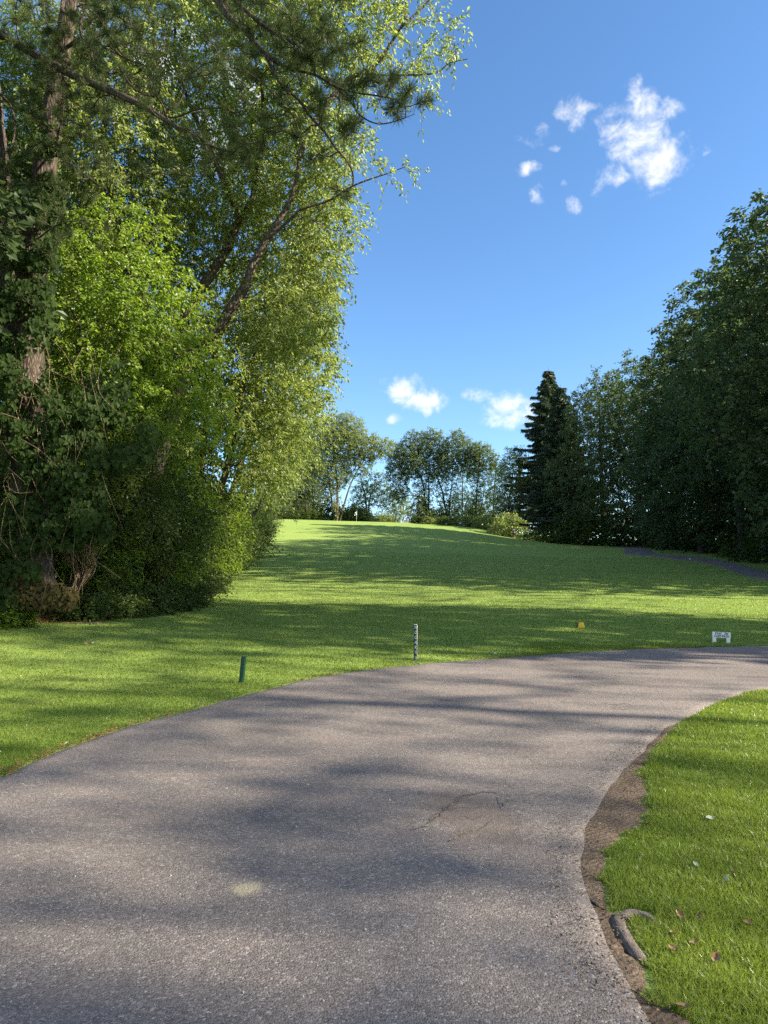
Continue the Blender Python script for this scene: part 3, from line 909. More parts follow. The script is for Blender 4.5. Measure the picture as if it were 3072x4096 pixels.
SPR = spruce_meshes(301, 29.5, 8.2, 80)
SPR2 = spruce_meshes(302, 22.0, 5.4, 75)
place_tree('spruce_tree', SPR, base_at(34.6, 140.0), 'tall dark spruce with drooping tiered boughs, highest point right of the clouds', None, 0.4, (1.32, 1.32, 1.22))
place_tree('spruce_tree', SPR, base_at(30.6, 115.5), 'second dark spruce pressed against the right side of the tall spruce', None, 2.3, (.95, .95, .94))

# ----------------------------------------------------------------------------- trees beyond the green
LF_F = dict(twigs=4, per=10, tlen=1.2, leaf=0.36, lw=0.21, droop=0.35, spread=0.9, hang=0.6)


def far_tree(seed, u, y, stems_px, blobs_px, label, dm=.80, radii=None, mat=None, kw=None, cat='tree', name='broadleaf_tree', tip=.028, n_try=5200):
    x = (u - 1536) / FPX * y * 1.0
    b = base_at(x, y)
    st = []
    for i, ln in enumerate(stems_px):
        w = [(p[0], p[1], y + (p[2] if len(p) > 2 else 0)) for p in ln]
        pts_ = rel(w, b)
        if i == 0 or len(ln[0]) < 3:
            pts_ = [(0.25 * i * (-1) ** i, .2 * i, 0)] + pts_
        r0 = (radii or .30) * (1 if i == 0 else .75)
        st.append((pts_, list(np.linspace(r0, r0 * .25, len(pts_)))))
    bl = [E(c[0], c[1], y + (c[4] if len(c) > 4 else 0), c[2] * 1.12, c[3] * 1.1, c[2] * y / FPX * .8, b) for c in blobs_px]
    ms_ = tree_meshes('far_%d' % seed, seed, st, bl, dm, kw or LF_F, mat or M_FAR, M_DARKBARK if seed != 401 else M_BARK, bf=.2, tip_r=tip, n_try=n_try, grow_from=.2, shell=.7, sides=7)
    return place_tree(name, ms_, b, label, 'trees on the rise beyond the green', cat=cat)


far_tree(401, 1345, 158, [[(1350, 1990), (1345, 1900), (1330, 1800), (1310, 1720)], [(1325, 1990), (1312, 1900), (1290, 1820), (1270, 1750)], [(1385, 1990), (1410, 1920), (1450, 1850), (1500, 1790)]],
         [(1340, 1760, 90, 95), (1270, 1850, 60, 90), (1410, 1780, 80, 75), (1330, 1890, 75, 60), (1470, 1790, 70, 55), (1525, 1790, 55, 35), (1390, 1700, 60, 45), (1430, 1860, 50, 45), (1290, 1720, 50, 45), (1255, 1960, 55, 55), (1345, 2010, 16, 60), (1310, 1960, 40, 40)],
         'big sunlit tree with several pale stems left of the flag', radii=.34)
far_tree(402, 1470, 166, [[(1462, 1990), (1445, 1930), (1455, 1890)], [(1480, 1990), (1500, 1950), (1530, 1920)]],
         [(1480, 1960, 60, 45), (1545, 1990, 45, 45), (1440, 2020, 40, 40), (1590, 2010, 42, 45), (1510, 1920, 40, 30)], 'low scraggly tree with a crooked trunk right of the flag', dm=1.0, radii=.25)
far_tree(403, 1715, 160, [[(1700, 2000), (1690, 1930), (1655, 1850), (1640, 1790)], [(1715, 2000), (1715, 1900), (1720, 1800)]],
         [(1640, 1830, 70, 70), (1600, 1870, 48, 70), (1715, 1780, 60, 55), (1690, 1860, 55, 50), (1745, 1840, 50, 60), (1660, 1760, 40, 35), (1600, 1960, 35, 40), (1725, 1740, 38, 25), (1715, 1960, 17, 110), (1698, 2010, 26, 60), (1690, 1930, 30, 40)],
         'see-through tree with a forked dark trunk, centre of the skyline', radii=.28, mat=M_FARDARK)
far_tree(404, 1800, 158, [[(1775, 2000), (1765, 1950), (1740, 1890), (1735, 1850)], [(1800, 2000), (1810, 1900), (1805, 1790)]],
         [(1830, 1780, 45, 45), (1800, 1850, 45, 60), (1860, 1810, 48, 50), (1880, 1850, 36, 55), (1830, 1740, 30, 20), (1760, 1910, 30, 40), (1806, 1930, 15, 120), (1770, 1980, 18, 80), (1800, 2040, 40, 40)], 'tree with a vine-wrapped straight trunk right of the forked tree', radii=.26, mat=M_FARDARK)
far_tree(405, 1905, 156, [[(1905, 2000), (1912, 1920), (1918, 1850)], [(1930, 2000), (1938, 1920)]],
         [(1920, 1810, 45, 35), (1945, 1850, 36, 50), (1900, 1870, 30, 70), (1930, 1960, 26, 60), (1908, 1970, 15, 100), (1915, 2050, 45, 40)], 'slim leafy tree left of the thin dark column of vines', radii=.25, mat=M_FARDARK)
far_tree(406, 1975, 154, [[(1975, 2000), (1982, 1900), (1985, 1840)]], [(1982, 1880, 16, 60), (1978, 1990, 18, 70)], 'thin trunk wrapped to the top in dark vine, last before the pale bush', radii=.22, dm=.8, mat=M_SHRUB)
far_tree(407, 2030, 140, [[(2035, 2030), (2050, 1900), (2060, 1830)]],
         [(2060, 1830, 38, 40), (2040, 1900, 45, 60), (2030, 2000, 50, 60), (2080, 1960, 40, 60), (2020, 2080, 55, 40)], 'pale green feathery tree against the left side of the tall spruce', radii=.2)
far_tree(408, 1225, 148, [[(1225, 2000), (1220, 1900), (1225, 1800)], [(1190, 2000), (1180, 1900), (1175, 1800)]],
         [(1210, 1760, 60, 70), (1180, 1850, 70, 70), (1245, 1850, 50, 60), (1150, 1920, 60, 60), (1230, 1950, 50, 45), (1170, 2010, 60, 40)], 'dark leafy tree between the left tree line and the sunlit tree', radii=.26, mat=M_RIGHT)
far_tree(409, 1100, 136, [[(1105, 2000), (1110, 1880), (1115, 1780)], [(1080, 2000), (1060, 1880)]],
         [(1110, 1720, 60, 90), (1080, 1850, 70, 80), (1130, 1900, 50, 70), (1090, 1990, 60, 50), (1150, 1800, 40, 60)], 'dark tree closing the far end of the left tree line', radii=.26, mat=M_RIGHT)
far_tree(410, 1850, 170, [[(1850, 2010), (1850, 1920), (1852, 1860)]], [(1850, 1900, 20, 60), (1846, 2010, 34, 60), (1880, 2020, 30, 50), (1900, 2040, 30, 40)], 'dark vine-clad trunk with ivy skirt standing in the back', radii=.22, dm=.9, mat=M_SHRUB)
far_tree(411, 1680, 157, [[(1672, 2040), (1676, 1990), (1680, 1950)]], [(1678, 2010, 28, 50), (1670, 2060, 38, 40), (1700, 2060, 30, 45)], 'ivy-covered stump with a few rusty leaves below the forked tree', radii=.3, dm=.9, mat=M_SHRUB)
far_tree(412, 1560, 175, [[(1612, 2040), (1595, 1990), (1600, 1950)]], [(1600, 2030, 40, 30), (1565, 2060, 40, 28), (1630, 2070, 40, 22)], 'thin leaning sapling with sky all round it', radii=.16, dm=1.2, n_try=400)

# bushes at the foot of those trees
LF_B = dict(twigs=4, per=8, tlen=0.8, leaf=0.28, lw=0.17, droop=0.3, spread=1.0, hang=0.3)
r = np.random.default_rng(77)
cand, outw = in_blobs([(0, 0, 1.1, 1.9, 1.9, 1.3), (1.2, .3, .8, 1.3, 1.2, 1.0), (-1.1, -.2, .7, 1.2, 1.2, .9)], 900, r, .8)
kp = thin(cand, .5, r); kp = kp[cand[kp][:, 2] > .05]
lv, lq = foliage(cand[kp], outw[kp], r, outward=outw[kp], **LF_B)
bush_crown = mesh_np('bush_crown', lv, lq, mat=M_FAR)
bush_dark = bush_crown.copy(); bush_dark.materials.clear(); bush_dark.materials.append(M_SHRUB)
st = Parts()
tg = r.uniform(-1, 1, (14, 3)) * np.array((1.2, 1.2, .3)) + np.array((0, 0, 1.0))
st.add(*tubes(np.zeros((14, 3)), tg, np.full(14, .05), np.full(14, .015), 5))
bush_stem = st.mesh('bush_stems', M_DARKBARK)


def bush(u, y, s, sz_, label, dark=False, group='bushes at the foot of the far trees', x=None, rz=None):
    x = (u - 1536) / FPX * y if x is None else x
    return place_tree('bush', (bush_stem, bush_dark if dark else bush_crown), base_at(x, y), label, group, rz if rz is not None else u * .7, (s, s, sz_), 'bush', ('stems', 'foliage'))


for u, y, s, sz_, lab in ((1300, 168, 2.4, 2.6, 'dark thicket behind the pale stems of the big sunlit tree'), (1385, 170, 2.0, 2.0, 'dark thicket behind the flag'), (1500, 172, 2.2, 1.7, 'dark thicket behind the crooked trunk'), (1700, 170, 1.6, 2.2, 'dark thicket behind the ivy-covered stump'),
                          (1760, 172, 1.7, 2.6, 'dark thicket behind the straight vine-wrapped trunk'), (1925, 168, 1.7, 2.4, 'dark thicket behind the slim leafy tree'), (1190, 160, 2.4, 3.0, 'tall dark thicket at the end of the left tree line')):
    bush(u, y, s, sz_, lab, True)
bush(1425, 152, 1.6, 1.5, 'dark bush right behind the flag', True)
bush(1458, 150, 1.0, .9, 'small sunlit bush just right of the flagstick')
bush(1545, 157, 1.5, 1.0, 'low bush on the skyline between the flag and the golfers')
bush(1712, 158, 1.7, 1.0, 'yellow-green bush on the skyline right of the golfer in blue')
bush(1785, 152, 1.2, .9, 'dark bush at the foot of the straight vine-wrapped trunk', True)
bush(1855, 150, 1.5, 1.15, 'rounded yellow-green bush in the middle of the skyline')
bush(1905, 148, 1.2, .9, 'smaller yellow-green bush right of the rounded one')
bush(1965, 143, 1.5, 1.2, 'bush below the thin dark column of vines')
bush(2036, 131.0, 1.8, 1.7, 'bright yellow-green bush behind the walking golfer')
bush(1240, 150, 1.6, 1.0, 'dark bush on the skyline below the leafy tree left of the big sunlit tree', True)
bush(1160, 148, 1.8, 1.2, 'dark bush at the far end of the left tree line', True)
bush(1100, 146, 1.8, 1.4, 'dark bush in the last corner of the left hedge', True)
RB = 'bushes under the right-hand trees'
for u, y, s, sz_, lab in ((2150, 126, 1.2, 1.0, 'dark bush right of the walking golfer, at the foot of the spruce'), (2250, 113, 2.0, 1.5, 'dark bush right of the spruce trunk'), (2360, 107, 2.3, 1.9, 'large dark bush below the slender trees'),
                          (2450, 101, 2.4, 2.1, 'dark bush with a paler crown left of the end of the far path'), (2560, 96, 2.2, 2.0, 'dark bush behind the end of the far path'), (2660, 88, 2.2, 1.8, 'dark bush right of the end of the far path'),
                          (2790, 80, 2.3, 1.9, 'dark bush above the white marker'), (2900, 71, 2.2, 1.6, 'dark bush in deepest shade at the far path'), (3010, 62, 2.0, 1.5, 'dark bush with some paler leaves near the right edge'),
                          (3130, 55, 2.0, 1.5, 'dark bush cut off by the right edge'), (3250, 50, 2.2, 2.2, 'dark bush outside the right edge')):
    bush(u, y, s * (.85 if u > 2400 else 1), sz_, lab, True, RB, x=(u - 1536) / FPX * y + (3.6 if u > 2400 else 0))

# ----------------------------------------------------------------------------- left-hand trees
LF_E = dict(twigs=4, per=13, tlen=0.80, leaf=0.165, lw=0.082, droop=0.45, spread=0.9, hang=0.8, updir=0.4)
# the big leaning tree whose crown fills the top of the picture
b = base_at(-9.6, 24.5)
stems = [
    ([(0, 0, 0)] + rel([(690, 1650, 24.3), (760, 1430, 24.0), (860, 1330, 23.8), (925, 1235, 23.6), (985, 1140, 23.5), (1012, 1060, 23.4), (1062, 970, 23.3), (1110, 890, 23.2), (1152, 820, 23.1), (1182, 740, 23), (1195, 640, 23)], b),
     [.36, .27, .23, .20, .185, .17, .15, .125, .105, .09, .075, .05]),
    (rel([(700, 1560, 24.6), (735, 1290, 25.0), (770, 1230, 25.2), (820, 1130, 25.3), (900, 1010, 25.3), (960, 880, 25.2), (1012, 785, 25.2), (1035, 600, 25), (1050, 380, 24.6), (1000, 150, 24.2)], b),
     [.24, .22, .20, .19, .175, .15, .12, .09, .07, .04]),
    (rel([(1195, 640, 23), (1240, 520, 22.9), (1320, 400, 22.8), (1385, 325, 22.7), (1450, 290, 22.6), (1505, 258, 22.5), (1560, 180, 22.4), (1605, 110, 22.3), (1700, 20, 22.2), (1800, -110, 22)], b),
     [.085, .09, .088, .08, .07, .065, .055, .045, .035, .02]),
    (rel([(1450, 290, 22.6), (1520, 300, 22.5), (1620, 300, 22.4), (1740, 292, 22.3), (1800, 252, 22.2), (1870, 236, 22.2)], b), [.04, .036, .032, .028, .02, .012]),
    (rel([(1062, 970, 23.3), (1180, 860, 22.8), (1200, 840, 22.7), (1320, 800, 22.5), (1420, 740, 22.3), (1560, 690, 22.2), (1640, 660, 22.1)], b), [.06, .05, .045, .04, .03, .02, .01]),
    (rel([(700, 1560, 24.6), (560, 1200, 24.2), (470, 900, 24), (420, 600, 23.8), (430, 300, 23.6), (500, 50, 23.5)], b), [.16, .14, .12, .09, .07, .04]),
    (rel([(960, 880, 25.2), (860, 640, 24.8), (760, 420, 24.6), (700, 200, 24.4), (720, -50, 24.2)], b), [.10, .09, .07, .05, .03]),
]
blobs = [E(150, 300, 25.5, 200, 330, 2.0, b), E(450, 560, 23.5, 330, 330, 3.0, b, .65), E(640, 230, 24, 380, 300, 3.2, b, .6), E(1000, 120, 24, 330, 230, 3.0, b, .62), E(1330, 120, 23, 280, 210, 2.4, b, .75), E(1600, 120, 22.4, 200, 160, 1.6, b, .42), E(1560, 300, 22.4, 210, 90, 1.3, b, .35),
         E(1760, 110, 22.2, 120, 140, 1.2, b, .22), E(1150, 420, 24.3, 280, 230, 2.6, b, .7), E(1330, 560, 22.8, 170, 150, 1.6, b, .6), E(1500, 670, 22.2, 170, 70, .9, b, .4), E(1180, 720, 24.9, 240, 190, 2.2, b, .75), E(860, 620, 26.8, 330, 300, 3.0, b, .65), E(1300, 860, 24.2, 150, 150, 1.5, b),
         E(1020, 960, 26.2, 260, 230, 2.2, b, .8), E(600, 930, 25.2, 300, 260, 2.5, b), E(1250, 1080, 24.2, 120, 190, 1.5, b), E(1150, 1280, 24, 180, 160, 1.8, b), E(1480, -120, 22.5, 300, 130, 2.0, b, .5), E(900, -150, 24, 500, 160, 3.0, b, .6), E(1650, 410, 22.3, 70, 60, .6, b, .5)]
ms_ = tree_meshes('elm', 501, stems, blobs, 0.46, LF_E, M_ELM, M_BARK, bf=.15, tip_r=.0065, n_try=26000, grow_from=.25, shell=.8, sides=10, twig_stems=True, branch_sides=5)
place_tree('leaning_tree', ms_, b, 'big tree with two leaning grey trunks and a long limb reaching over the sky')

LF_L = dict(twigs=5, per=14, tlen=0.95, leaf=0.20, lw=0.105, droop=0.45, spread=0.9, hang=0.75, updir=.6)
GL = 'leafy trees along the left edge of the fairway'


def left_tree(seed, x, y, stems_px, blobs_px, label, dm=.75, mat=M_ELM, kw=LF_L, r0=.2, tip=.011, n_try=6000):
    b = base_at(x, y)
    st = []
    for i, ln in enumerate(stems_px):
        pts_ = rel([(p[0], p[1], y + (p[2] if len(p) > 2 else 0)) for p in ln], b)
        pts_ = [(0.2 * i, .15 * i, 0)] + pts_
        st.append((pts_, list(np.linspace(r0, r0 * .2, len(pts_)))))
    bl = [E(c[0], c[1], y + (c[4] if len(c) > 4 else 0), c[2], c[3], (c[5] if len(c) > 5 else min(c[2], c[3]) * y / FPX * .8), b) for c in blobs_px]
    ms_ = tree_meshes('left_%d' % seed, seed, st, bl, dm, kw, mat, M_BARK, bf=.2, tip_r=tip, n_try=n_try, grow_from=.15, shell=.8, sides=8, twig_stems=False)
    return place_tree('broadleaf_tree', ms_, b, label, GL)


LF_M = dict(twigs=5, per=13, tlen=0.7, leaf=0.145, lw=0.092, droop=0.45, spread=0.95, hang=0.75, updir=.6)
left_tree(511, -9.0, 20.5, [[(400, 1900), (440, 1600), (480, 1350), (520, 1100)], [(380, 1900), (330, 1600), (320, 1300)]],
          [(470, 1220, 250, 220), (300, 1330, 190, 260), (620, 1330, 230, 200), (480, 1480, 270, 200), (720, 1430, 170, 160), (350, 1080, 170, 170), (620, 1150, 170, 150, .5), (500, 1650, 230, 150, -.4), (700, 1620, 190, 170), (330, 1560, 170, 150), (480, 950, 200, 150, .5), (250, 1100, 120, 200, .5), (780, 1720, 150, 130)],
          'bright green sunlit young tree between the pine trunk and the leaning trunks', dm=.50, mat=M_LIME, kw=LF_M, r0=.13, tip=.007, n_try=9000)
left_tree(512, -9.6, 31.0, [[(800, 1900), (830, 1600), (880, 1300), (960, 1080)], [(900, 1900), (960, 1600), (1050, 1350), (1120, 1200)]],
          [(900, 1480, 230, 220), (1080, 1500, 200, 220), (1140, 1330, 180, 200), (1210, 1180, 130, 180), (1000, 1680, 250, 200), (1150, 1640, 150, 170), (800, 1650, 220, 200), (1270, 1060, 60, 130), (700, 1500, 220, 230, 1.5), (950, 1250, 250, 200, 1.5), (900, 1830, 170, 130), (1040, 1850, 140, 130), (1150, 1500, 190, 160, 1), (780, 1800, 150, 130)],
          'sunlit yellow-green tree in the middle of the left tree line, behind the leaning trunks', dm=.62, r0=.2, n_try=9000)
left_tree(513, -12.0, 44.0, [[(950, 1900), (1000, 1700), (1060, 1500), (1120, 1350)], [(1000, 1900), (1120, 1700), (1200, 1520)]],
          [(1130, 1520, 160, 170), (1240, 1420, 140, 110), (1290, 1420, 60, 60), (1190, 1620, 130, 120), (1080, 1720, 150, 150), (1180, 1780, 90, 120), (1280, 1240, 90, 120, 2), (1150, 1330, 170, 140), (1050, 1880, 110, 110), (1140, 1870, 80, 90), (1000, 1640, 150, 170, 1)],
          'sunlit tree whose drooping branch reaches farthest right over the fairway', dm=.8, r0=.22)
left_tree(514, -14.5, 60.0, [[(1000, 1950), (1050, 1750), (1100, 1600)], [(1080, 1950), (1130, 1800)]],
          [(1100, 1640, 120, 110), (1190, 1620, 80, 80), (1130, 1760, 120, 110), (1050, 1850, 120, 120), (1180, 1800, 70, 90), (1130, 1900, 80, 80), (1060, 1990, 80, 70), (1120, 1990, 60, 60)],
          'feathery light green tree low in the far part of the left tree line', dm=1.0, r0=.22)
left_tree(515, -17.5, 82.0, [[(1040, 1950), (1060, 1850), (1090, 1750)]],
          [(1090, 1790, 95, 90), (1150, 1820, 60, 80), (1060, 1900, 80, 90), (1120, 1930, 70, 70), (1170, 1720, 60, 70)],
          'rounder green tree toward the far end of the left tree line', dm=1.2, r0=.22, mat=M_FAR)
left_tree(516, -20.5, 106.0, [[(1060, 1980), (1090, 1880), (1110, 1800)]],
          [(1120, 1820, 70, 80), (1080, 1900, 70, 80), (1160, 1900, 50, 70), (1120, 1980, 60, 60)],
          'last green tree of the left tree line before the rise', dm=1.3, r0=.22, mat=M_FAR)
# second row, deeper in the wood
GB = 'trees deeper in the wood on the left'
for x, y, k, rz, s, sz_, lab in ((-20, 22, 0, .7, .85, .80, 'shaded tree deep in the wood behind the pine'), (-17, 31, 1, 2.4, .75, .75, 'shaded tree deep in the wood behind the young bright tree'), (-22, 40, 0, 4.0, .85, .85, 'shaded tree deep in the wood behind the leaning trunks'),
                                 (-23, 55, 1, 1.0, .85, .85, 'shaded tree deep in the wood behind the middle of the tree line'), (-28, 74, 0, 3.0, .8, .75, 'shaded tree deep in the wood behind the feathery tree'), (-32, 100, 1, 5.0, .8, .7, 'shaded tree deep in the wood near its far end'),
                                 (-14.5, 15.5, 2, 3.3, .9, .75, 'shaded tree at the left edge of the photo behind the pine')):
    place_tree('broadleaf_tree', protoR[k], base_at(x, y), lab, GB, rz, (s, s, sz_))

# shrubs along the edge
LF_S = dict(twigs=5, per=10, tlen=0.55, leaf=0.105, lw=0.062, droop=0.35, spread=1.0, hang=0.45)


def shrub_mesh(seed, blobs, dm, kw, mat, n_try=2600):
    r = np.random.default_rng(seed)
    cand, outw = in_blobs(blobs, n_try, r, .8)
    cand[:, 2] = np.maximum(cand[:, 2], .06)
    kp = thin(cand, dm, r)
    A, O = cand[kp], outw[kp]
    st = Parts()
    k = min(26, len(A))
    hubs = r.normal(0, .35, (6, 3)); hubs[:, 2] = 0
    v, q, D = grow(np.array([(h[0], h[1], z) for h in hubs for z in (0, .3)]), np.full(12, .05), A, .3, r, .006, .15, 4)
    st.add(v, q)
    lv, lq = foliage(A, D, r, outward=O, **kw)
    return st.mesh('shrub_stems', M_DARKBARK), mesh_np('shrub_foliage', lv, lq, mat=mat)


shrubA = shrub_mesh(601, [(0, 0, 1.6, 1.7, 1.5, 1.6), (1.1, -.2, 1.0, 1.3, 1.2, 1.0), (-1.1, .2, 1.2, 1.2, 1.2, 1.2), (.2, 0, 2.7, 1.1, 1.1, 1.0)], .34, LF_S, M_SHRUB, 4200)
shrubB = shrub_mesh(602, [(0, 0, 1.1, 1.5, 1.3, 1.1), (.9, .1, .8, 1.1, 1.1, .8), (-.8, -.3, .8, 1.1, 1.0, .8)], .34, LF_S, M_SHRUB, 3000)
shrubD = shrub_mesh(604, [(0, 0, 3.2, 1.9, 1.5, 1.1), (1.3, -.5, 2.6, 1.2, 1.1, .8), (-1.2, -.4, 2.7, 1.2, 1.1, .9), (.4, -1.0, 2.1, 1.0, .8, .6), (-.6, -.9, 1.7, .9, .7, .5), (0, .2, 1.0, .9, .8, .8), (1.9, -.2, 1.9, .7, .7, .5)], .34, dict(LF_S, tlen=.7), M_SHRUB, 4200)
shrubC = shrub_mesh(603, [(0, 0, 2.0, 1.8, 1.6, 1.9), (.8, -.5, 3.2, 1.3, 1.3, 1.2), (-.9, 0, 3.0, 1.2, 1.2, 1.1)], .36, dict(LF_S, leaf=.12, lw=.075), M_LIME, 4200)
GS = 'shrubs along the foot of the left wood'
for u, v, y, k, s, sz_, lab in (
        (520, 2400, 20.3, 3, 1.0, 1.05, 'dark shrub with bare reddish stems right of the vine-covered pine foot'),
        (700, 2392, 23.5, 3, 1.05, 1.15, 'dark shrub behind the bare stems, in the deepest shade'),
        (800, 2390, 27.0, 1, 1.0, .85, 'small grey-green shrub at the corner of the shaded lawn'),
        (830, 2330, 31.5, 3, 1.35, 1.3, 'half-lit shrub above the corner of the shaded lawn'),
        (890, 2310, 36.0, 3, 1.35, 1.1, 'sunlit yellow-green shrub with brownish lower leaves'),
        (905, 2270, 43.0, 0, 1.5, 1.45, 'shrub at the edge of the lit grass, third beyond the corner'),
        (950, 2220, 53.0, 0, 1.6, 1.5, 'dark green shrub where the hedge narrows'),
        (985, 2170, 65.0, 1, 2.1, 2.2, 'blue-green shrub two from the far end of the hedge'),
        (1010, 2140, 80.0, 0, 2.0, 1.7, 'rounded shrub leaning over the upper fairway'),
        (1028, 2110, 97.0, 0, 2.2, 1.7, 'shrub closing the hedge below the crest'),
        (1040, 2090, 118.0, 0, 2.3, 1.7, 'last shrub of the hedge at the crest'),
        (430, 1930, 21.0, 2, 1.1, 1.1, 'bright shrub half way up behind the vine leaves'),
        (700, 1900, 25.0, 2, 1.2, 1.1, 'bright sunlit shrub over the dark shrubs'),
        (860, 2000, 33.0, 2, 1.4, 1.35, 'tall bright shrub in front of the sunlit trees'),
        (930, 2060, 46.0, 2, 1.5, 1.4, 'tall bright shrub farther along the hedge'),
        (380, 2420, 20.5, 3, 1.15, 1.3, 'dark shrub straight behind the foot of the pine'),
        (60, 2440, 21.0, 0, 1.3, 1.4, 'dark shrub at the left edge behind the pine'),
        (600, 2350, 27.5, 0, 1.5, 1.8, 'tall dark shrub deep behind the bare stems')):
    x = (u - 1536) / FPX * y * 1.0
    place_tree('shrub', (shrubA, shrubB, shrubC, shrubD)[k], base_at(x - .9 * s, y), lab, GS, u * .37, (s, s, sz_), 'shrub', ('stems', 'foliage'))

# ----------------------------------------------------------------------------- the near pine
b = base_at(-9.05, 17.3)
pine = empty('pine_tree', b, 'tall pine at the left edge with flaky trunk and long needled boughs reaching right', 'tree')
T = Parts()
trunk_lines = [
    (rel([(150, 2420, 17.3), (135, 2250, 17.3), (120, 2000, 17.3), (108, 1700, 17.3), (112, 1400, 17.3), (122, 1150, 17.3), (155, 850, 17.3), (190, 600, 17.3), (215, 430, 17.3), (250, 200, 17.2), (290, -80, 17.2), (320, -500, 17.1), (330, -1000, 17)], b),
     [.50, .44, .40, .385, .375, .36, .31, .275, .25, .22, .19, .15, .09]),
    (rel([(120, 2000, 17.5), (70, 1700, 17.8), (40, 1350, 18), (22, 1050, 18), (0, 700, 18), (-30, 350, 17.9), (-60, 100, 17.8), (-80, -400, 17.7)], b),
     [.30, .30, .29, .27, .24, .2, .17, .1]),
]
stem_pts, stem_rad = [], []
for i, (ln, rd) in enumerate(trunk_lines):
    v, q, p, rad = limb(ln, rd, 14, .05, 700 + i)
    T.add(v, q)
bough_lines = [
    (rel([(-60, 120, 17.8), (20, 145, 17.2), (60, 172, 16.8), (200, 252, 15.8), (300, 305, 15.2), (400, 345, 14.6), (500, 390, 14.1), (600, 440, 13.6), (700, 505, 13), (800, 555, 12.6), (860, 590, 12.3), (960, 612, 12)], b),
     [.12, .105, .10, .092, .088, .082, .072, .06, .045, .035, .028, .015]),
    (rel([(290, -80, 17.2), (480, -160, 15.5), (700, -120, 13), (830, -40, 11.6), (905, 55, 11.2), (985, 130, 11), (1060, 215, 10.8), (1150, 272, 10.6), (1215, 285, 10.5)], b),
     [.11, .10, .085, .065, .055, .045, .04, .032, .02]),
    (rel([(700, -120, 13), (860, -90, 11.6), (960, 20, 11), (1040, 90, 10.7), (1110, 140, 10.5), (1190, 180, 10.3), (1240, 210, 10.2)], b), [.05, .045, .04, .036, .03, .022, .012]),
    (rel([(1060, 215, 10.8), (1120, 330, 10.5), (1195, 400, 10.4), (1235, 460, 10.3), (1300, 530, 10.2), (1340, 590, 10.1), (1385, 640, 10.1), (1410, 690, 10), (1412, 735, 10), (1395, 765, 10)], b), [.03, .026, .022, .02, .018, .016, .014, .012, .01, .006]),
    (rel([(1150, 272, 10.6), (1260, 300, 10.4), (1340, 345, 10.2), (1420, 370, 10.1), (1500, 382, 10), (1590, 398, 9.9), (1630, 405, 9.9)], b), [.024, .02, .018, .014, .012, .01, .005]),
    (rel([(1340, 345, 10.2), (1400, 405, 10.1), (1440, 460, 10), (1490, 490, 9.9), (1540, 495, 9.9), (1610, 475, 9.8), (1660, 455, 9.8)], b), [.016, .014, .012, .011, .01, .007, .004]),
    (rel([(1360, 365, 10.2), (1362, 420, 10.2), (1350, 470, 10.2), (1375, 520, 10.2), (1390, 545, 10.2)], b), [.012, .011, .01, .008, .004]),
    (rel([(250, 200, 17.2), (340, 150, 16.4), (420, 190, 15.8), (520, 240, 15.3), (610, 270, 15)], b), [.05, .04, .03, .02, .01]),
    (rel([(290, -80, 17.2), (250, 40, 16.8), (330, 60, 16.2), (450, 60, 15.6), (540, 110, 15.2)], b), [.05, .045, .035, .022, .01]),
    (rel([(190, 600, 17.3), (260, 640, 16.6), (340, 700, 16), (430, 760, 15.6)], b), [.035, .025, .018, .01]),
    (rel([(22, 1050, 18), (120, 980, 16.8), (230, 900, 16.2), (340, 880, 15.8)], b), [.03, .025, .018, .01]),
    (rel([(-30, 350, 17.9), (40, 420, 17), (60, 520, 16.6), (30, 640, 16.3)], b), [.04, .03, .02, .01]),
    (rel([(600, 440, 13.6), (690, 470, 13.2), (780, 440, 12.8), (860, 430, 12.5)], b), [.03, .02, .014, .008]),
]
for i, (ln, rd) in enumerate(bough_lines):
    v, q, p, rad = limb(ln, rd, 8, .07, 720 + i, .08)
    T.add(v, q)
    k = len(p) // 5
    stem_pts.append(p[k:]); stem_rad.append(rad[k:])
r = np.random.default_rng(740)
tuft_px = []
z2 = [(250, 20), (390, 90), (370, 180), (110, 150), (640, 200), (720, 330), (920, 270), (560, 280), (500, 420), (480, 380), (600, 620), (780, 580), (910, 540), (1020, 540), (1130, 520), (1190, 640), (1290, 680), (1090, 730),
      (470, 820), (270, 770), (640, 1030), (800, 1290), (850, 860), (820, 830), (640, 770), (370, 300), (250, 220), (30, 820), (240, 1000), (120, 960), (560, 240), (690, 260), (610, 330), (430, 440), (520, 380), (830, 640), (700, 560), (660, 660), (560, 720), (420, 720), (930, 560), (1080, 560), (1110, 690), (860, 800), (500, 900)]
for (a, c) in z2:
    y_ = 10.2 + r.uniform(-.5, .8)
    tuft_px.append((900 + a * .603, c * .603, y_))
    tuft_px.append((900 + a * .603 + r.normal(0, 26), c * .603 + r.normal(0, 22), y_ + r.normal(0, .15)))
for _ in range(40):
    tuft_px.append((r.uniform(860, 1420), r.uniform(-60, 330) if r.uniform() < .8 else r.uniform(200, 520), r.uniform(10, 11.5)))
for _ in range(60):
    tuft_px.append((r.uniform(300, 1350), r.uniform(-700, -40), r.uniform(10.4, 15)))
for _ in range(70):
    tuft_px.append((r.uniform(330, 1000), r.uniform(-50, 330), r.uniform(11.8, 15)))
for _ in range(42):      # along the lower bough
    tuft_px.append((r.uniform(540, 1010), r.uniform(300, 700), r.uniform(11.8, 13.4)))
for _ in range(150):     # sunlit boughs high on the left
    tuft_px.append((r.uniform(20, 620), r.uniform(-40, 480), r.uniform(14.4, 16.4)))
for _ in range(60):
    tuft_px.append((r.uniform(-40, 430), r.uniform(480, 1000), r.uniform(15.6, 16.9)))
for _ in range(45):
    tuft_px.append((r.uniform(170, 400), r.uniform(-60, 330), r.uniform(15, 16.4)))
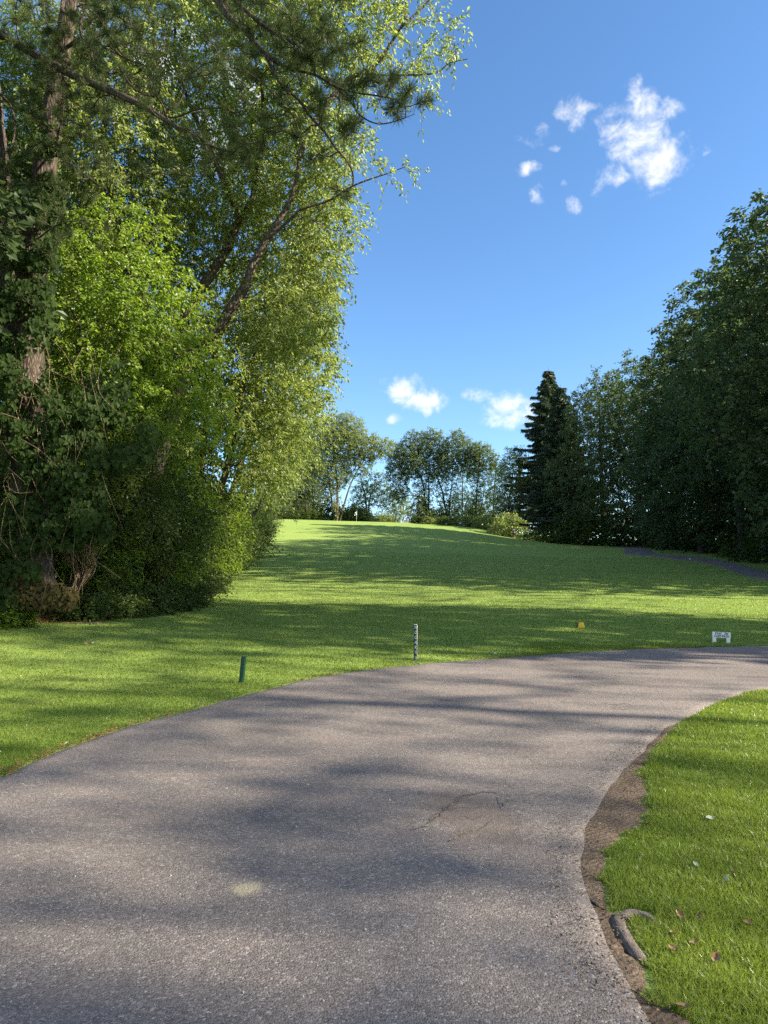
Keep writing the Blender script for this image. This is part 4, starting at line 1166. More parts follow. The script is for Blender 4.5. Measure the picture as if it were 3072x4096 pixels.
for _ in range(40):
    tuft_px.append((r.uniform(90, 360), r.uniform(120, 640), r.uniform(15.2, 16.6)))
for _ in range(12):
    tuft_px.append((r.uniform(0, 260), r.uniform(900, 1250), r.uniform(16, 16.8)))
tufts = np.array(rel(tuft_px, b))
v, q, D = grow(np.concatenate(stem_pts), np.concatenate(stem_rad), tufts, .05, r, .0075, .30, 6)
T.add(v, q)
link('trunk', T.mesh('pine_trunk', M_PINEBARK), pine)
nb_ = 120
base = np.repeat(tufts, nb_, 0)
ax = np.repeat(norm(D * .8 + np.array((0, 0, .35)) + r.normal(0, .25, D.shape)), nb_, 0)
slide = r.uniform(-.10, .02, (len(base), 1))
rad_ = norm(r.normal(0, 1, base.shape))
nd = norm(ax * r.uniform(.15, 1.0, (len(base), 1)) + rad_ * .85)
base = base + ax * slide
lv, lq = leaves(base, nd, norm(r.normal(0, 1, base.shape)), r.uniform(.13, .23, len(base)), .009, r, fold=.02)
link('needles', mesh_np('pine_needles', lv, lq, mat=M_NEEDLE), pine)

# vines over the foot of the pine: large leaves hanging in curtains, a withered skirt at the ground
r = np.random.default_rng(760)


def curtain(blobs, n, r, llen, lwid, faceto=(0.35, -1, 0.25)):
    p, o = in_blobs(blobs, n, r, .5)
    dn = norm(np.array((0, -.25, -1.0)) + r.normal(0, .35, p.shape))
    up = norm(np.array(faceto) + r.normal(0, .35, p.shape) + o * .35)
    s = r.uniform(.55, 1.2, n)
    return leaves(p, dn, up, llen * s, lwid * s, r, fold=.12, broad=True)


vine = empty('climbing_vine', b + np.array((0.2, -.5, 0)), 'dark large-leaved vine hanging in a curtain over the foot of the pine', 'vine')
vb = np.array(vine.location)
bl = []
for (u, v, ru, rv, k) in ((230, 1700, 210, 190, 26), (120, 1880, 200, 170, 22), (310, 1940, 190, 170, 24), (180, 2090, 220, 120, 20), (330, 2130, 120, 80, 10), (50, 1650, 110, 200, 12), (40, 2100, 110, 150, 10), (420, 1610, 170, 140, 16), (60, 1440, 80, 130, 8), (500, 1790, 140, 130, 12),
                          (50, 1150, 60, 150, 6), (160, 1250, 50, 260, 18), (190, 760, 60, 300, 18), (40, 800, 60, 250, 8), (30, 2310, 80, 90, 7), (140, 1020, 40, 130, 4)):
    for _ in range(k):
        s_ = r.uniform(26, 62)
        bl.append(E(u + r.normal(0, ru * .45), v + r.normal(0, rv * .45), (16.75 if v > 1000 else 17.0) + r.normal(0, .28) + max(0, (u - 300) / 300), s_, s_ * r.uniform(.8, 1.3), r.uniform(.15, .35), vb))
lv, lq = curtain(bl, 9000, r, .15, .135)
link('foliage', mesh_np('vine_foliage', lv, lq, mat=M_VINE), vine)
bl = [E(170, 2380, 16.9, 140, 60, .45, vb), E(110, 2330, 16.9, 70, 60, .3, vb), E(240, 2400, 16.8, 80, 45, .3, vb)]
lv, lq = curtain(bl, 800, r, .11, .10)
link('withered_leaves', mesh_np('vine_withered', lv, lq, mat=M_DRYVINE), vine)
st = Parts()
for i in range(46):      # long thin runners
    u0, v0 = r.uniform(10, 420), r.uniform(1350, 2150)
    ln = rel([(u0, v0, 16.6), (u0 + r.uniform(-60, 60), v0 + r.uniform(60, 160), 16.45), (u0 + r.uniform(-90, 120), v0 + r.uniform(150, 330), 16.5)], vb)
    v, q, _, _ = limb(ln, [.008, .007, .004], 4, .05, 800 + i, .1)
    st.add(v, q)
for i in range(8):
    u0, v0 = r.uniform(-20, 90), r.uniform(1500, 2100)
    ln = rel([(u0, v0, 16.2), (u0 + r.uniform(20, 90), v0 + r.uniform(-40, 60), 16.1), (u0 + r.uniform(60, 160), v0 + r.uniform(20, 120), 16.1)], vb)
    v, q, _, _ = limb(ln, [.013, .010, .004], 5, .06, 880 + i, .1)
    st.add(v, q)
link('runners', st.mesh('vine_runners', M_TWIG), vine)

# bare stems fanning out of the ground right of the pine
b2 = base_at(*at(285, 2385, 18.4)[:2])
st = Parts()
for i in range(60):
    a = r.uniform(0, 1)
    ln = rel([(285 + r.normal(0, 14), 2380, 18.4 + r.normal(0, .15)), (300 + 70 * a + r.normal(0, 14), 2290 - 20 * a, 18.3), (250 + 130 * a + r.normal(0, 20), 2200 + r.uniform(-25, 25), 18.2 + r.normal(0, .2)), (230 + 220 * a, 2110 + r.uniform(-30, 40), 18.2)], b2)
    v, q, _, _ = limb(ln, [.011, .009, .007, .004], 4, .05, 900 + i, .15)
    st.add(v, q)
tag(link('bare_stems', st.mesh('bare_stems', M_TWIG)), 'fan of thin bare reddish stems rising from the ground right of the pine', 'dead shrub').location = b2

# low plants along the shaded foot of the wood
LF_P = dict(twigs=5, per=6, tlen=.22, leaf=.085, lw=.055, droop=.2, spread=1.0, hang=.1, broad=True)
lowA = None
r = np.random.default_rng(930)
cand, outw = in_blobs([(0, 0, .22, .5, .45, .24)], 260, r, .8); cand[:, 2] = np.abs(cand[:, 2]) + .03
kp = thin(cand, .14, r)
lv, lq = foliage(cand[kp], outw[kp], r, outward=outw[kp], **LF_P)
low_leaf = mesh_np('low_plant_foliage', lv, lq, mat=M_SHRUB)
low_bright = low_leaf.copy(); low_bright.materials.clear(); low_bright.materials.append(M_LIME)
st = Parts(); nz = len(kp)
st.add(*tubes(np.zeros((nz, 3)), cand[kp], np.full(nz, .006), np.full(nz, .003), 4))
low_stem = st.mesh('low_plant_stems', M_DARKBARK)
GP = 'low plants along the foot of the left wood'
for i, (u, v, y, s, br, lab) in enumerate((
        (20, 2440, 17.2, 1.3, 1, 'bright green low plant at the left edge in front of the vine'), (70, 2462, 17.0, .8, 1, 'small bright sprig at the left edge, nearest the lawn'), (330, 2410, 18.6, 1.2, 0, 'low dark plant right of the bare stems'),
        (430, 2405, 19.3, 1.3, 0, 'low grey-green plant on the litter, left of the corner shrub'), (520, 2400, 20.0, 1.2, 0, 'low plant in front of the dark shrub with bare stems'), (600, 2398, 21.0, 1.5, 0, 'tuft of dark leaves at the middle of the shaded edge'),
        (690, 2395, 22.3, 1.4, 0, 'low dark plant under the deep-shade shrub'), (760, 2390, 24.5, 1.5, 0, 'low plant beside the corner shrub'), (840, 2345, 32.0, 1.7, 0, 'low plant at the lit end of the shaded edge'))):
    x, yy = at(u, v, y)[:2]
    place_tree('low_plant', (low_stem, low_bright if br else low_leaf), base_at(x, yy), lab, GP, i * 1.3, (s, s, s), 'plant', ('stems', 'foliage'))

# ----------------------------------------------------------------------------- grass blades
m, nt, out = new_mat('grass_blade')
geo = N(nt, 'ShaderNodeNewGeometry')
n1 = N(nt, 'ShaderNodeTexNoise', {'Vector': geo.outputs['Position'], 'Scale': 1.1, 'Detail': 4.0})
n0 = N(nt, 'ShaderNodeTexNoise', {'Vector': geo.outputs['Position'], 'Scale': 0.23, 'Detail': 3.0})
n01 = N(nt, 'ShaderNodeMath', {0: n0.outputs[0], 1: 0.75, 2: N(nt, 'ShaderNodeMath', {0: n1.outputs[0], 1: 0.7, 2: -.42}, operation='MULTIPLY_ADD').outputs[0]}, operation='MULTIPLY_ADD')
f = N(nt, 'ShaderNodeMath', {0: geo.outputs['Random Per Island'], 1: 0.42, 2: N(nt, 'ShaderNodeMath', {0: n01.outputs[0], 1: .09}, operation='ADD').outputs[0]}, operation='MULTIPLY_ADD')
col = ramp(nt, f.outputs[0], [(0.25, (0.085, 0.140, 0.018)), (0.75, (0.160, 0.220, 0.045)), (0.97, (0.23, 0.25, 0.07))])
dif = N(nt, 'ShaderNodeBsdfDiffuse', {'Color': col})
trn = N(nt, 'ShaderNodeBsdfTranslucent', {'Color': (0.28, 0.38, 0.05, 1)})
mx = N(nt, 'ShaderNodeMixShader', {0: 0.42, 1: dif.outputs[0], 2: trn.outputs[0]})
gl = N(nt, 'ShaderNodeBsdfGlossy', {'Roughness': 0.45})
fr = N(nt, 'ShaderNodeFresnel', {'IOR': 1.35})
mx2 = N(nt, 'ShaderNodeMixShader', {0: N(nt, 'ShaderNodeMath', {0: fr.outputs[0], 1: 0.08}, operation='MULTIPLY').outputs[0], 1: mx.outputs[0], 2: gl.outputs[0]})
nt.links.new(mx2.outputs[0], out.inputs[0])
M_GRASS = m


def blades(x, y, h, w, r, lean=.35):
    n = len(x)
    z = ground(x, y) - .004
    a = r.uniform(0, 6.283, n)
    s = np.stack((np.cos(a), np.sin(a), np.zeros(n)), -1)
    tl = r.normal(0, lean, (n, 2)) * h[:, None]
    b0 = np.stack((x, y, z), -1)
    mid = b0 + np.stack((tl[:, 0] * .35, tl[:, 1] * .35, h * .58), -1)
    tip = b0 + np.stack((tl[:, 0], tl[:, 1], h), -1)
    w = w[:, None] * .5
    v = np.stack((b0 - s * w, b0 + s * w, mid + s * w * .8, mid - s * w * .8, tip), 1)
    i = np.arange(n) * 5
    return v.reshape(-1, 3), np.stack((i, i + 1, i + 2, i + 3), -1), np.stack((i + 3, i + 2, i + 4), -1)


def sm(x):
    return np.sin(x[0] * 1.7 + 2 * np.sin(x[1] * 1.1)) * .5 + np.sin(x[1] * 2.3 + 1.5 * np.sin(x[0] * .9)) * .5


r = np.random.default_rng(1001)


def sample_lawn(n, y0, y1, expo, xl, xr):
    t = r.uniform(0, 1, n)
    e = 1 - expo
    y = (y0 ** e + t * (y1 ** e - y0 ** e)) ** (1 / e)
    x = y * r.uniform(xl, xr, n)
    return x, y


# right-hand verge: longer, lusher
x, y = sample_lawn(720000, 1.3, 17.0, 1.25, .20, 1.15)
keep = ~inside(PATH_POLY, x, y)
soil = inside(SOIL_POLY, x, y)
tuft = (sm((x * 7, y * 7)) + .6 * sm((x * 17 + 3, y * 19))) > 1.22
edge = np.zeros(len(x), bool)
keep &= (~soil) | (tuft & (r.uniform(0, 1, len(x)) < .55) | (r.uniform(0, 1, len(x)) < .012))
ROOT_XY = [flat(*c) for c in ((2590, 3665), (2520, 3660), (2475, 3672), (2490, 3740), (2530, 3800), (2560, 3835))]
for i in range(len(ROOT_XY) - 1):
    p0, p1 = np.array(ROOT_XY[i]), np.array(ROOT_XY[i + 1])
    t_ = np.clip(((x - p0[0]) * (p1 - p0)[0] + (y - p0[1]) * (p1 - p0)[1]) / ((p1 - p0) ** 2).sum(), 0, 1)
    keep &= np.hypot(x - p0[0] - t_ * (p1 - p0)[0], y - p0[1] - t_ * (p1 - p0)[1]) > .045
x, y, soil = x[keep], y[keep], soil[keep]
h = (.042 + .014 * sm((x * 2.1, y * 2.3)) + .008 * sm((x * 9, y * 8))) * r.uniform(.55, 1.35, len(x)) * np.where(soil, .65, 1)
w = .0030 * np.maximum(y / 3, .9) ** .75
v, q, t3 = blades(x, y, h, w, r, .45)
tag(link('grass', mesh_np('verge_grass', v, q, t3, M_GRASS)), 'long bright green grass blades of the verge right of the path', 'grass', kind='stuff')

# mown lawn beyond the path, thinning with distance as single blades stop showing
x, y = sample_lawn(780000, 4.5, 75.0, 1.30, -.85, .78)
keep = ~inside(PATH_POLY, x, y) & ~inside(SOIL_POLY, x, y) & ~((x > .2 * y) & (y < 15) & (x > 2.2) & inside(np.array([(2, 0), (2.5, 7), (10, 13), (14, 14), (30, 10), (30, 0)]), x, y))
x, y = x[keep], y[keep]
h = (.034 + .006 * sm((x * .8, y * .9)) + .006 * sm((x * 5, y * 6))) * r.uniform(.55, 1.4, len(x))
w = .0042 * (y / 5) ** .95
v, q, t3 = blades(x, y, h, w, r, .4)
tag(link('grass', mesh_np('lawn_grass', v, q, t3, M_GRASS)), 'short mown grass blades of the lawn beyond the path', 'grass', kind='stuff')

# ----------------------------------------------------------------------------- litter
M_DEAD = leaf_mat('dead_leaf', (0.13, 0.065, 0.032), (0.32, 0.19, 0.09), (0.2, 0.1, 0.03), .25)
M_PALE = leaf_mat('pale_leaf', (0.42, 0.45, 0.32), (0.62, 0.64, 0.50), (0.3, 0.33, 0.2), .2)
# brown crumbs and needles along the far edge of the path and under the wood
i0 = r.uniform(60, 330, 9000)
ii = i0.astype(int); ff = i0 - ii
e = L[ii] * (1 - ff[:, None]) + L[ii + 1] * ff[:, None]
tn = norm(L[ii + 1] - L[ii]); nrm = np.stack((-tn[:, 1], tn[:, 0]), -1)
pos = e + nrm * r.normal(.01, .045, (len(e), 1))
kd = sm((i0 * .11, i0 * .07)) + r.normal(0, .6, len(e)) > -.1
pos = pos[kd]
z = ground(pos[:, 0], pos[:, 1]) + .028
n = len(pos)
lv, lq = leaves(np.column_stack((pos, z)), np.column_stack((r.normal(0, 1, (n, 2)), r.normal(0, .12, n))), norm(np.array((0, 0, 1.0)) + r.normal(0, .3, (n, 3))), r.uniform(.012, .06, n), r.uniform(.005, .022, n), r)
tag(link('leaf_litter', mesh_np('leaf_litter', lv, lq, mat=M_DEAD)), 'brown crumbs of dead leaves along the far edge of the path', 'leaf litter', kind='stuff')
n = 9000
u_ = r.uniform(-40, 900, n)
yy = np.interp(u_, [-40, 0, 400, 780, 900], [17.0, 17.5, 19, 25, 34]) + r.gamma(1.4, 1.3, n) - .5
xx = (u_ - 1536) / FPX * yy
z = ground(xx, yy) + .02
lv, lq = leaves(np.column_stack((xx, yy, z)), np.column_stack((r.normal(0, 1, (n, 2)), r.normal(0, .15, n))), norm(np.array((0, 0, 1.0)) + r.normal(0, .4, (n, 3))), r.uniform(.03, .16, n), r.uniform(.01, .05, n), r)
tag(link('leaf_litter', mesh_np('wood_litter', lv, lq, mat=M_DEAD)), 'brown leaf litter on the shaded ground at the foot of the left wood', 'leaf litter', kind='stuff')
# clover heads and scraps of leaf in the lawn
x, y = sample_lawn(480, 6.5, 34, 1.2, -.6, .6)
ok_ = ~inside(PATH_POLY, x, y)
x, y = x[ok_], y[ok_]
n = len(x)
lv, lq = leaves(np.column_stack((x, y, ground(x, y) + .035)), np.column_stack((r.normal(0, 1, (n, 2)), r.normal(0, .3, n))), norm(np.array((0, 0, 1.0)) + r.normal(0, .5, (n, 3))), r.uniform(.010, .022, n) * (1 + y / 40), r.uniform(.008, .015, n) * (1 + y / 40), r)
tag(link('clover', mesh_np('clover', lv, lq, mat=M_PALE)), 'tiny pale clover heads and leaf scraps dotted over the lawn', 'clover', kind='stuff')
# crumbs on the bare soil
i0 = r.uniform(0, 158, 2600); ii = i0.astype(int); tt = r.uniform(-.1, 1.1, len(ii))[:, None]
pos = SI[ii] * (1 - tt) + SO[ii] * tt
z = ground(pos[:, 0], pos[:, 1]) + .03
n = len(pos)
lv, lq = leaves(np.column_stack((pos, z)), np.column_stack((r.normal(0, 1, (n, 2)), r.normal(0, .2, n))), norm(np.array((0, 0, 1.0)) + r.normal(0, .4, (n, 3))), r.uniform(.006, .03, n), r.uniform(.003, .010, n), r)
tag(link('leaf_litter', mesh_np('soil_litter', lv, lq, mat=M_TWIG)), 'dry straw and crumbs scattered on the bare soil beside the path', 'leaf litter', kind='stuff')


M_GRIT = paint_mat('grit', (0.36, 0.33, 0.29), (0.15, 0.13, 0.11), .5, .9)
# pale grit and bits of bark lying loose on the path
ng = 420
gy_ = 2.0 + 14 * r.uniform(0, 1, ng) ** 1.6
gx_ = gy_ * r.uniform(-.62, .6, ng)
ok_ = inside(PATH_POLY, gx_, gy_)
gx_, gy_ = gx_[ok_], gy_[ok_]; ng = len(gx_)
c_ = np.stack((gx_, gy_, ground(gx_, gy_) + PATH_LIFT + .002), -1)
dirs = norm(np.array([(1, 0, 0), (0, 1, 0), (-1, 0, 0), (0, -1, 0), (0, 0, 1.0)]))
sz_ = r.gamma(2.0, .0010, ng)[:, None, None] + .002
v = c_[:, None] + dirs[None] * sz_ * r.uniform(.6, 1.3, (ng, 5, 1))
i_ = np.arange(ng)[:, None] * 5
t3 = np.concatenate([i_ + np.array([[a, (a + 1) % 4, 4]]) for a in range(4)])
tag(link('grit', mesh_np('path_grit', v.reshape(-1, 3), None, t3, M_GRIT)), 'loose pale grit scattered on the asphalt', 'grit', kind='stuff')


def leaf_mesh(seed, ln, wd, mat):
    """One curled fallen leaf."""
    rr = random.Random(seed)
    bm = bmesh.new()
    rows = []
    for i in range(7):
        t = i / 6
        wv = wd * .5 * math.sin(math.pi * min(1, t * .93 + .05)) ** .7
        zc = .25 * ln * (t - .5) ** 2 + rr.uniform(-.002, .002)
        rows.append([bm.verts.new(((t - .5) * ln, s * wv, zc + abs(s) * wd * .16 + rr.uniform(-.002, .002))) for s in (-1, -.5, 0, .5, 1)])
    for a, c in zip(rows[:-1], rows[1:]):
        for k in range(4):
            bm.faces.new((a[k], a[k + 1], c[k + 1], c[k]))
    st_ = bmesh.ops.create_cone(bm, segments=5, radius1=.0012, radius2=.0008, depth=ln * .4, cap_ends=True)
    bmesh.ops.transform(bm, matrix=Matrix.Translation((-ln * .65, 0, .05 * ln)) @ Matrix.Rotation(R(80), 4, 'Y'), verts=st_['verts'])
    return from_bm('leaf', bm, mat, True)


LM = [leaf_mesh(1, .075, .05, M_PALE), leaf_mesh(2, .06, .035, M_DEAD), leaf_mesh(3, .05, .04, M_DEAD), leaf_mesh(4, .055, .03, M_PALE)]
GFL = 'fallen leaves on the grass and path'
FL = [(2842, 3293, 0, 1.0, 'pale cream fallen leaf lying highest on the sunny verge'), (2786, 3484, 3, 1.0, 'white curled leaf in the middle of the verge'), (2905, 3548, 0, .9, 'pale grey leaf at the right side of the verge'),
      (2648, 3375, 1, 1.0, 'tan fallen leaf nearest the bare tyre-marked soil'), (2805, 3430, 2, 1.0, 'brown leaf just above the white curled leaf'), (2948, 3520, 2, 1.0, 'rusty leaf by the right edge above the pale grey leaf'),
      (2722, 3695, 1, 1.1, 'brown leaf in the grass right of the exposed root'), (2798, 3700, 1, 1.0, 'orange brown leaf farther right, level with the root'), (2996, 3720, 2, 1.0, 'orange leaf at the right edge level with the root'),
      (2700, 3770, 2, 1.3, 'large curled brown leaf below right of the root'), (2780, 3808, 1, 1.0, 'reddish leaf right of the large curled one'), (2695, 3830, 2, 1.2, 'brown leaf with pale twig below the large curled one'),
      (2865, 3868, 2, 1.3, 'big brown leaf low on the verge'), (2735, 4070, 2, 1.4, 'brown leaf at the bottom edge of the photo'), (2482, 3805, 1, .8, 'orange leaf on the soil below the root'), (2585, 3320, 2, 1.3, 'red brown leaf on the tyre-marked soil'),
      (2380, 3470, 3, .8, 'pale grey-green leaf on the soil at the path edge'), (267, 2985, 3, 1.0, 'small white leaf on the path edge at far left'), (800, 2825, 1, 1.6, 'tan leaf lying on the path edge below the green stake'), (1982, 2620, 0, 1.6, 'pale tan leaf on the grass right of the lettered stake'),
      (345, 2581, 1, 2.6, 'orange leaf on the shaded lawn at the left'), (372, 2578, 3, 2.4, 'pale green leaf next to the orange one on the shaded lawn'), (85, 3157, 3, .9, 'white scrap of leaf on the path at far left')]
for i, (u, v, k, s, lab) in enumerate(FL):
    p_ = on_ground(u, v, 2, 40)
    o = link('fallen_leaf', LM[k])
    o.location = (p_[0], p_[1], p_[2] + (.032 if v > 2900 else .03))
    o.rotation_euler = (random.Random(i).uniform(-.5, .5), random.Random(i + 50).uniform(-.5, .5), i * 1.9)
    s *= .75
    o.scale = (s, s, s)
    tag(o, lab, 'leaf', GFL)

# exposed root
m, nt, out = new_mat('weathered_root')
geo = N(nt, 'ShaderNodeNewGeometry')
mp = N(nt, 'ShaderNodeMapping', {'Vector': geo.outputs['Position'], 'Rotation': (0, 0, -.35), 'Scale': (60, 9, 60)})
nn = N(nt, 'ShaderNodeTexNoise', {'Vector': mp.outputs[0], 'Scale': 1.5, 'Detail': 7.0, 'Roughness': .7})
nb2 = N(nt, 'ShaderNodeTexNoise', {'Vector': geo.outputs['Position'], 'Scale': 14.0, 'Detail': 3.0})
ff_ = N(nt, 'ShaderNodeMath', {0: nn.outputs[0], 1: .65, 2: N(nt, 'ShaderNodeMath', {0: nb2.outputs[0], 1: .35}, operation='MULTIPLY').outputs[0]}, operation='MULTIPLY_ADD')
bmp = N(nt, 'ShaderNodeBump', {'Height': nn.outputs[0], 'Strength': .8, 'Distance': .012})
p = N(nt, 'ShaderNodeBsdfPrincipled', {'Base Color': ramp(nt, ff_.outputs[0], [(.32, (.050, .040, .032)), (.5, (.125, .102, .085)), (.72, (.24, .205, .175))]), 'Roughness': .9, 'Normal': bmp.outputs[0]})
nt.links.new(p.outputs[0], out.inputs[0])
M_ROOT = m
st = Parts()
for k_, (pl, rd) in enumerate((([(2478, 3668), (2472, 3690), (2495, 3745), (2528, 3800), (2562, 3842), (2575, 3860)], [.015, .030, .033, .031, .026, .010]), ([(2480, 3678), (2520, 3662), (2565, 3668), (2610, 3690), (2650, 3720)], [.022, .028, .026, .021, .008]))):
    ln = [(*flat(*c), .010) for c in pl]
    ln[-1] = (ln[-1][0], ln[-1][1], -.02)
    v, q, _, _ = limb(ln, rd, 14, .05, 950 + k_, .012)
    v[:, 2] = v[:, 2] * .72
    st.add(v, q)
rt = tag(link('tree_root', st.mesh('tree_root', M_ROOT)), 'weathered grey tree root bent like an elbow, poking out beside the path', 'root')
# twig on the path and fallen branch on the lawn
st = Parts()
v, q, _, _ = limb([(*flat(*c), z_) for c, z_ in (((1800, 3380), .026), ((1830, 3368), .03), ((1862, 3356), .034), ((1878, 3346), .032), ((1890, 3338), .028))], [.0022, .003, .0035, .003, .0015], 6, .12, 960, .02)
st.add(v, q)
tag(link('twig', st.mesh('twig', M_TWIG)), 'thin dry twig lying on the path by the pothole', 'twig')
st = Parts()
g0 = [on_ground(u, v, 5, 60) for u, v in ((250, 2505), (300, 2503), (360, 2501), (420, 2500), (475, 2503))]
for nm_, ln, rd in (('a', g0, [.008, .014, .016, .012, .004]), ('b', [g0[2], g0[2] + np.array((.25, .25, .06))], [.008, .003])):
    v, q, _, _ = limb([np.array(p_) + np.array((0, 0, .05)) for p_ in ln], rd, 6, .12, 970, .06)
    st.add(v, q)
tag(link('fallen_branch', st.mesh('fallen_branch', M_DARKBARK)), 'thin dark fallen branch lying on the shaded lawn before the wood', 'branch')


# ----------------------------------------------------------------------------- stakes, signs, markers
def box_bm(bm, sx, sy, sz, c=(0, 0, 0), bev=.004, taper=1.0):
    g_ = bmesh.ops.create_cube(bm, size=1.0)
    for v in g_['verts']:
        t_ = taper if v.co.z > 0 else 1.0
        v.co = Vector((v.co.x * sx * t_ + c[0], v.co.y * sy * t_ + c[1], v.co.z * sz + c[2]))
    if bev:
        es = list({e for v in g_['verts'] for e in v.link_edges})
        bmesh.ops.bevel(bm, geom=es, offset=bev, segments=2, affect='EDGES')


def lettering(name, text, size, mat, parent, loc, rot=(math.pi / 2, 0, 0), bold=.0, space=1.0, line=1.0, xs=1.0):
    cu = bpy.data.curves.new(name, 'FONT')
    cu.body = text; cu.size = size; cu.align_x = 'CENTER'; cu.align_y = 'CENTER'
    cu.offset = bold; cu.extrude = .0012; cu.space_character = space; cu.space_line = line
    tmp = bpy.data.objects.new('tmp', cu)
    COL.objects.link(tmp)
    bpy.context.view_layer.update()
    me = bpy.data.meshes.new_from_object(tmp.evaluated_get(bpy.context.evaluated_depsgraph_get()))
    bpy.data.objects.remove(tmp); bpy.data.curves.remove(cu)
    me.materials.clear(); me.materials.append(mat)
    o = link(name, me, parent)
    o.location = loc; o.rotation_euler = rot; o.scale = (xs, 1, 1)
    return o


M_GREEN = paint_mat('green_paint', (0.006, 0.048, 0.030), (0.03, 0.06, 0.045), .4, .35)
M_WHITE = paint_mat('white_paint', (0.74, 0.77, 0.76), (0.30, 0.29, 0.25), .35, .5)
M_LETTERW = paint_mat('worn_white_letter', (0.70, 0.74, 0.74), (0.06, 0.075, 0.07), .85, .6, 60.0)
M_DARKGREEN = paint_mat('dark_green_paint', (0.016, 0.030, 0.028), (0.05, 0.055, 0.05), .4, .5)
M_BLACK = paint_mat('black_letter', (0.015, 0.016, 0.022), (0.05, 0.05, 0.05), .3, .6)
M_YELLOW = paint_mat('yellow_paint', (0.78, 0.52, 0.035), (0.30, 0.18, 0.04), .35, .5)
M_MARKER_SHADE = paint_mat('painted_marker_shade', (0.045, 0.022, 0.018), (0.09, 0.06, 0.045), .4, .6)

# green stake
p_ = on_ground(965, 2733, 5, 30)
g_st = empty('green_stake', p_, 'short square dark green stake leaning by the left edge of the path', 'stake')
hh = 108.0 * p_[1] / FPX
bm = bmesh.new(); box_bm(bm, .066, .066, hh * .90, (0, 0, hh * .45 - .02), .006)
post = link('post', from_bm('stake_post', bm, M_GREEN), g_st)
bm = bmesh.new(); box_bm(bm, .060, .060, .010, (0, 0, hh * .905 - .016), 0); box_bm(bm, .069, .069, hh * .085, (0, 0, hh * .95 - .012), .008)
link('cap', from_bm('stake_cap', bm, M_GREEN), g_st)
g_st.rotation_euler = (0, R(5.5), R(-22))

# lettered stake
p_ = on_ground(1661, 2640, 5, 30)
hh = 137.0 * p_[1] / FPX
nc = empty('lettered_stake', p_, 'dark upright stake with white stencilled letters reading NO CARTS downward', 'stake')
bm = bmesh.new(); box_bm(bm, .062, .042, hh, (0, 0, hh * .5), .006)
link('post', from_bm('lettered_post', bm, M_DARKGREEN), nc)
bm = bmesh.new(); box_bm(bm, .060, .040, .010, (0, 0, hh + .004), .003)
link('top_edge', from_bm('lettered_top', bm, M_WHITE), nc)
bm = bmesh.new(); box_bm(bm, .0022, .030, hh * .98, (.0322, .004, hh * .5), 0)  # white strip painted in for sunlight catching the right edge
link('edge_highlight', from_bm('lettered_highlight', bm, M_WHITE), nc)
for i, ch in enumerate('NOCARTS'):
    lettering('letter', ch, hh * .128, M_LETTERW, nc, (.0065, -.0222, hh * (.925 - i * .1425)), bold=.0012, xs=.62)
nc.rotation_euler = (R(1.5), R(1.2), R(-14))

# sign
p_ = on_ground(2885, 2571, 5, 40)
k_ = p_[1] / FPX
sg = empty('path_sign', p_, 'small white two-legged board sign reading STAY ON CART PATH', 'sign')
w_, ht = 68 * k_, 42 * k_
bm = bmesh.new(); box_bm(bm, w_, .018, ht * .55, (0, 0, ht * .72), .003)
link('panel', from_bm('sign_panel', bm, M_WHITE), sg)
for s in (-1, 1):
    bm = bmesh.new(); box_bm(bm, w_ * .205, .020, ht * .50, (s * w_ * .382, .001, ht * .20), .003)
    link('leg', from_bm('sign_leg', bm, M_WHITE), sg)
for wd_, fx_, fz_ in (('STAY', -.165, .835), ('ON', .25, .835), ('CART', -.20, .585), ('PATH', .225, .585)):
    lettering('word', wd_, w_ * .195, M_BLACK, sg, (w_ * fx_, -.0105, ht * fz_), bold=.002, xs=.82)
sg.rotation_euler = (R(2), R(3.0), R(-8))

# tee marker: a painted wooden ridge block
p_ = on_ground(2322, 2511, 5, 40)
tm_ = empty('tee_marker', p_, 'small yellow wedge-shaped tee marker on the lawn, one side coloured dark as shade', 'tee marker')
k_ = p_[1] / FPX
hw, tw, hgt_, dp = 16 * k_, 8.0 * k_, 21 * k_, 24 * k_


def prism(bm, xs0, xs1, y0, y1, h):
    v = [bm.verts.new(c) for c in ((xs0[0], y0, 0), (xs0[1], y0, 0), (xs1[1], y0, h), (xs1[0], y0, h), (xs0[0], y1, 0), (xs0[1], y1, 0), (xs1[1], y1, h), (xs1[0], y1, h))]
    for f_ in ((0, 1, 2, 3), (5, 4, 7, 6), (1, 5, 6, 2), (4, 0, 3, 7), (3, 2, 6, 7), (4, 5, 1, 0)):
        bm.faces.new([v[i] for i in f_])


bm = bmesh.new(); prism(bm, (-hw * .5, hw), (-tw * .5, tw), -dp / 2, dp / 2, hgt_)
bmesh.ops.bevel(bm, geom=bm.edges[:], offset=.005, segments=2, affect='EDGES')
link('yellow_half', from_bm('marker_yellow', bm, M_YELLOW), tm_)
bm = bmesh.new(); prism(bm, (-hw, -hw * .5 - .001), (-tw, -tw * .5 - .001), -dp / 2 + .004, dp / 2 - .004, hgt_ - .003)  # dark brown colour stands in for shade on the left slope
bmesh.ops.bevel(bm, geom=bm.edges[:], offset=.004, segments=2, affect='EDGES')
link('shade_half', from_bm('marker_shade_side', bm, M_MARKER_SHADE), tm_)
tm_.rotation_euler = (0, 0, R(-27))

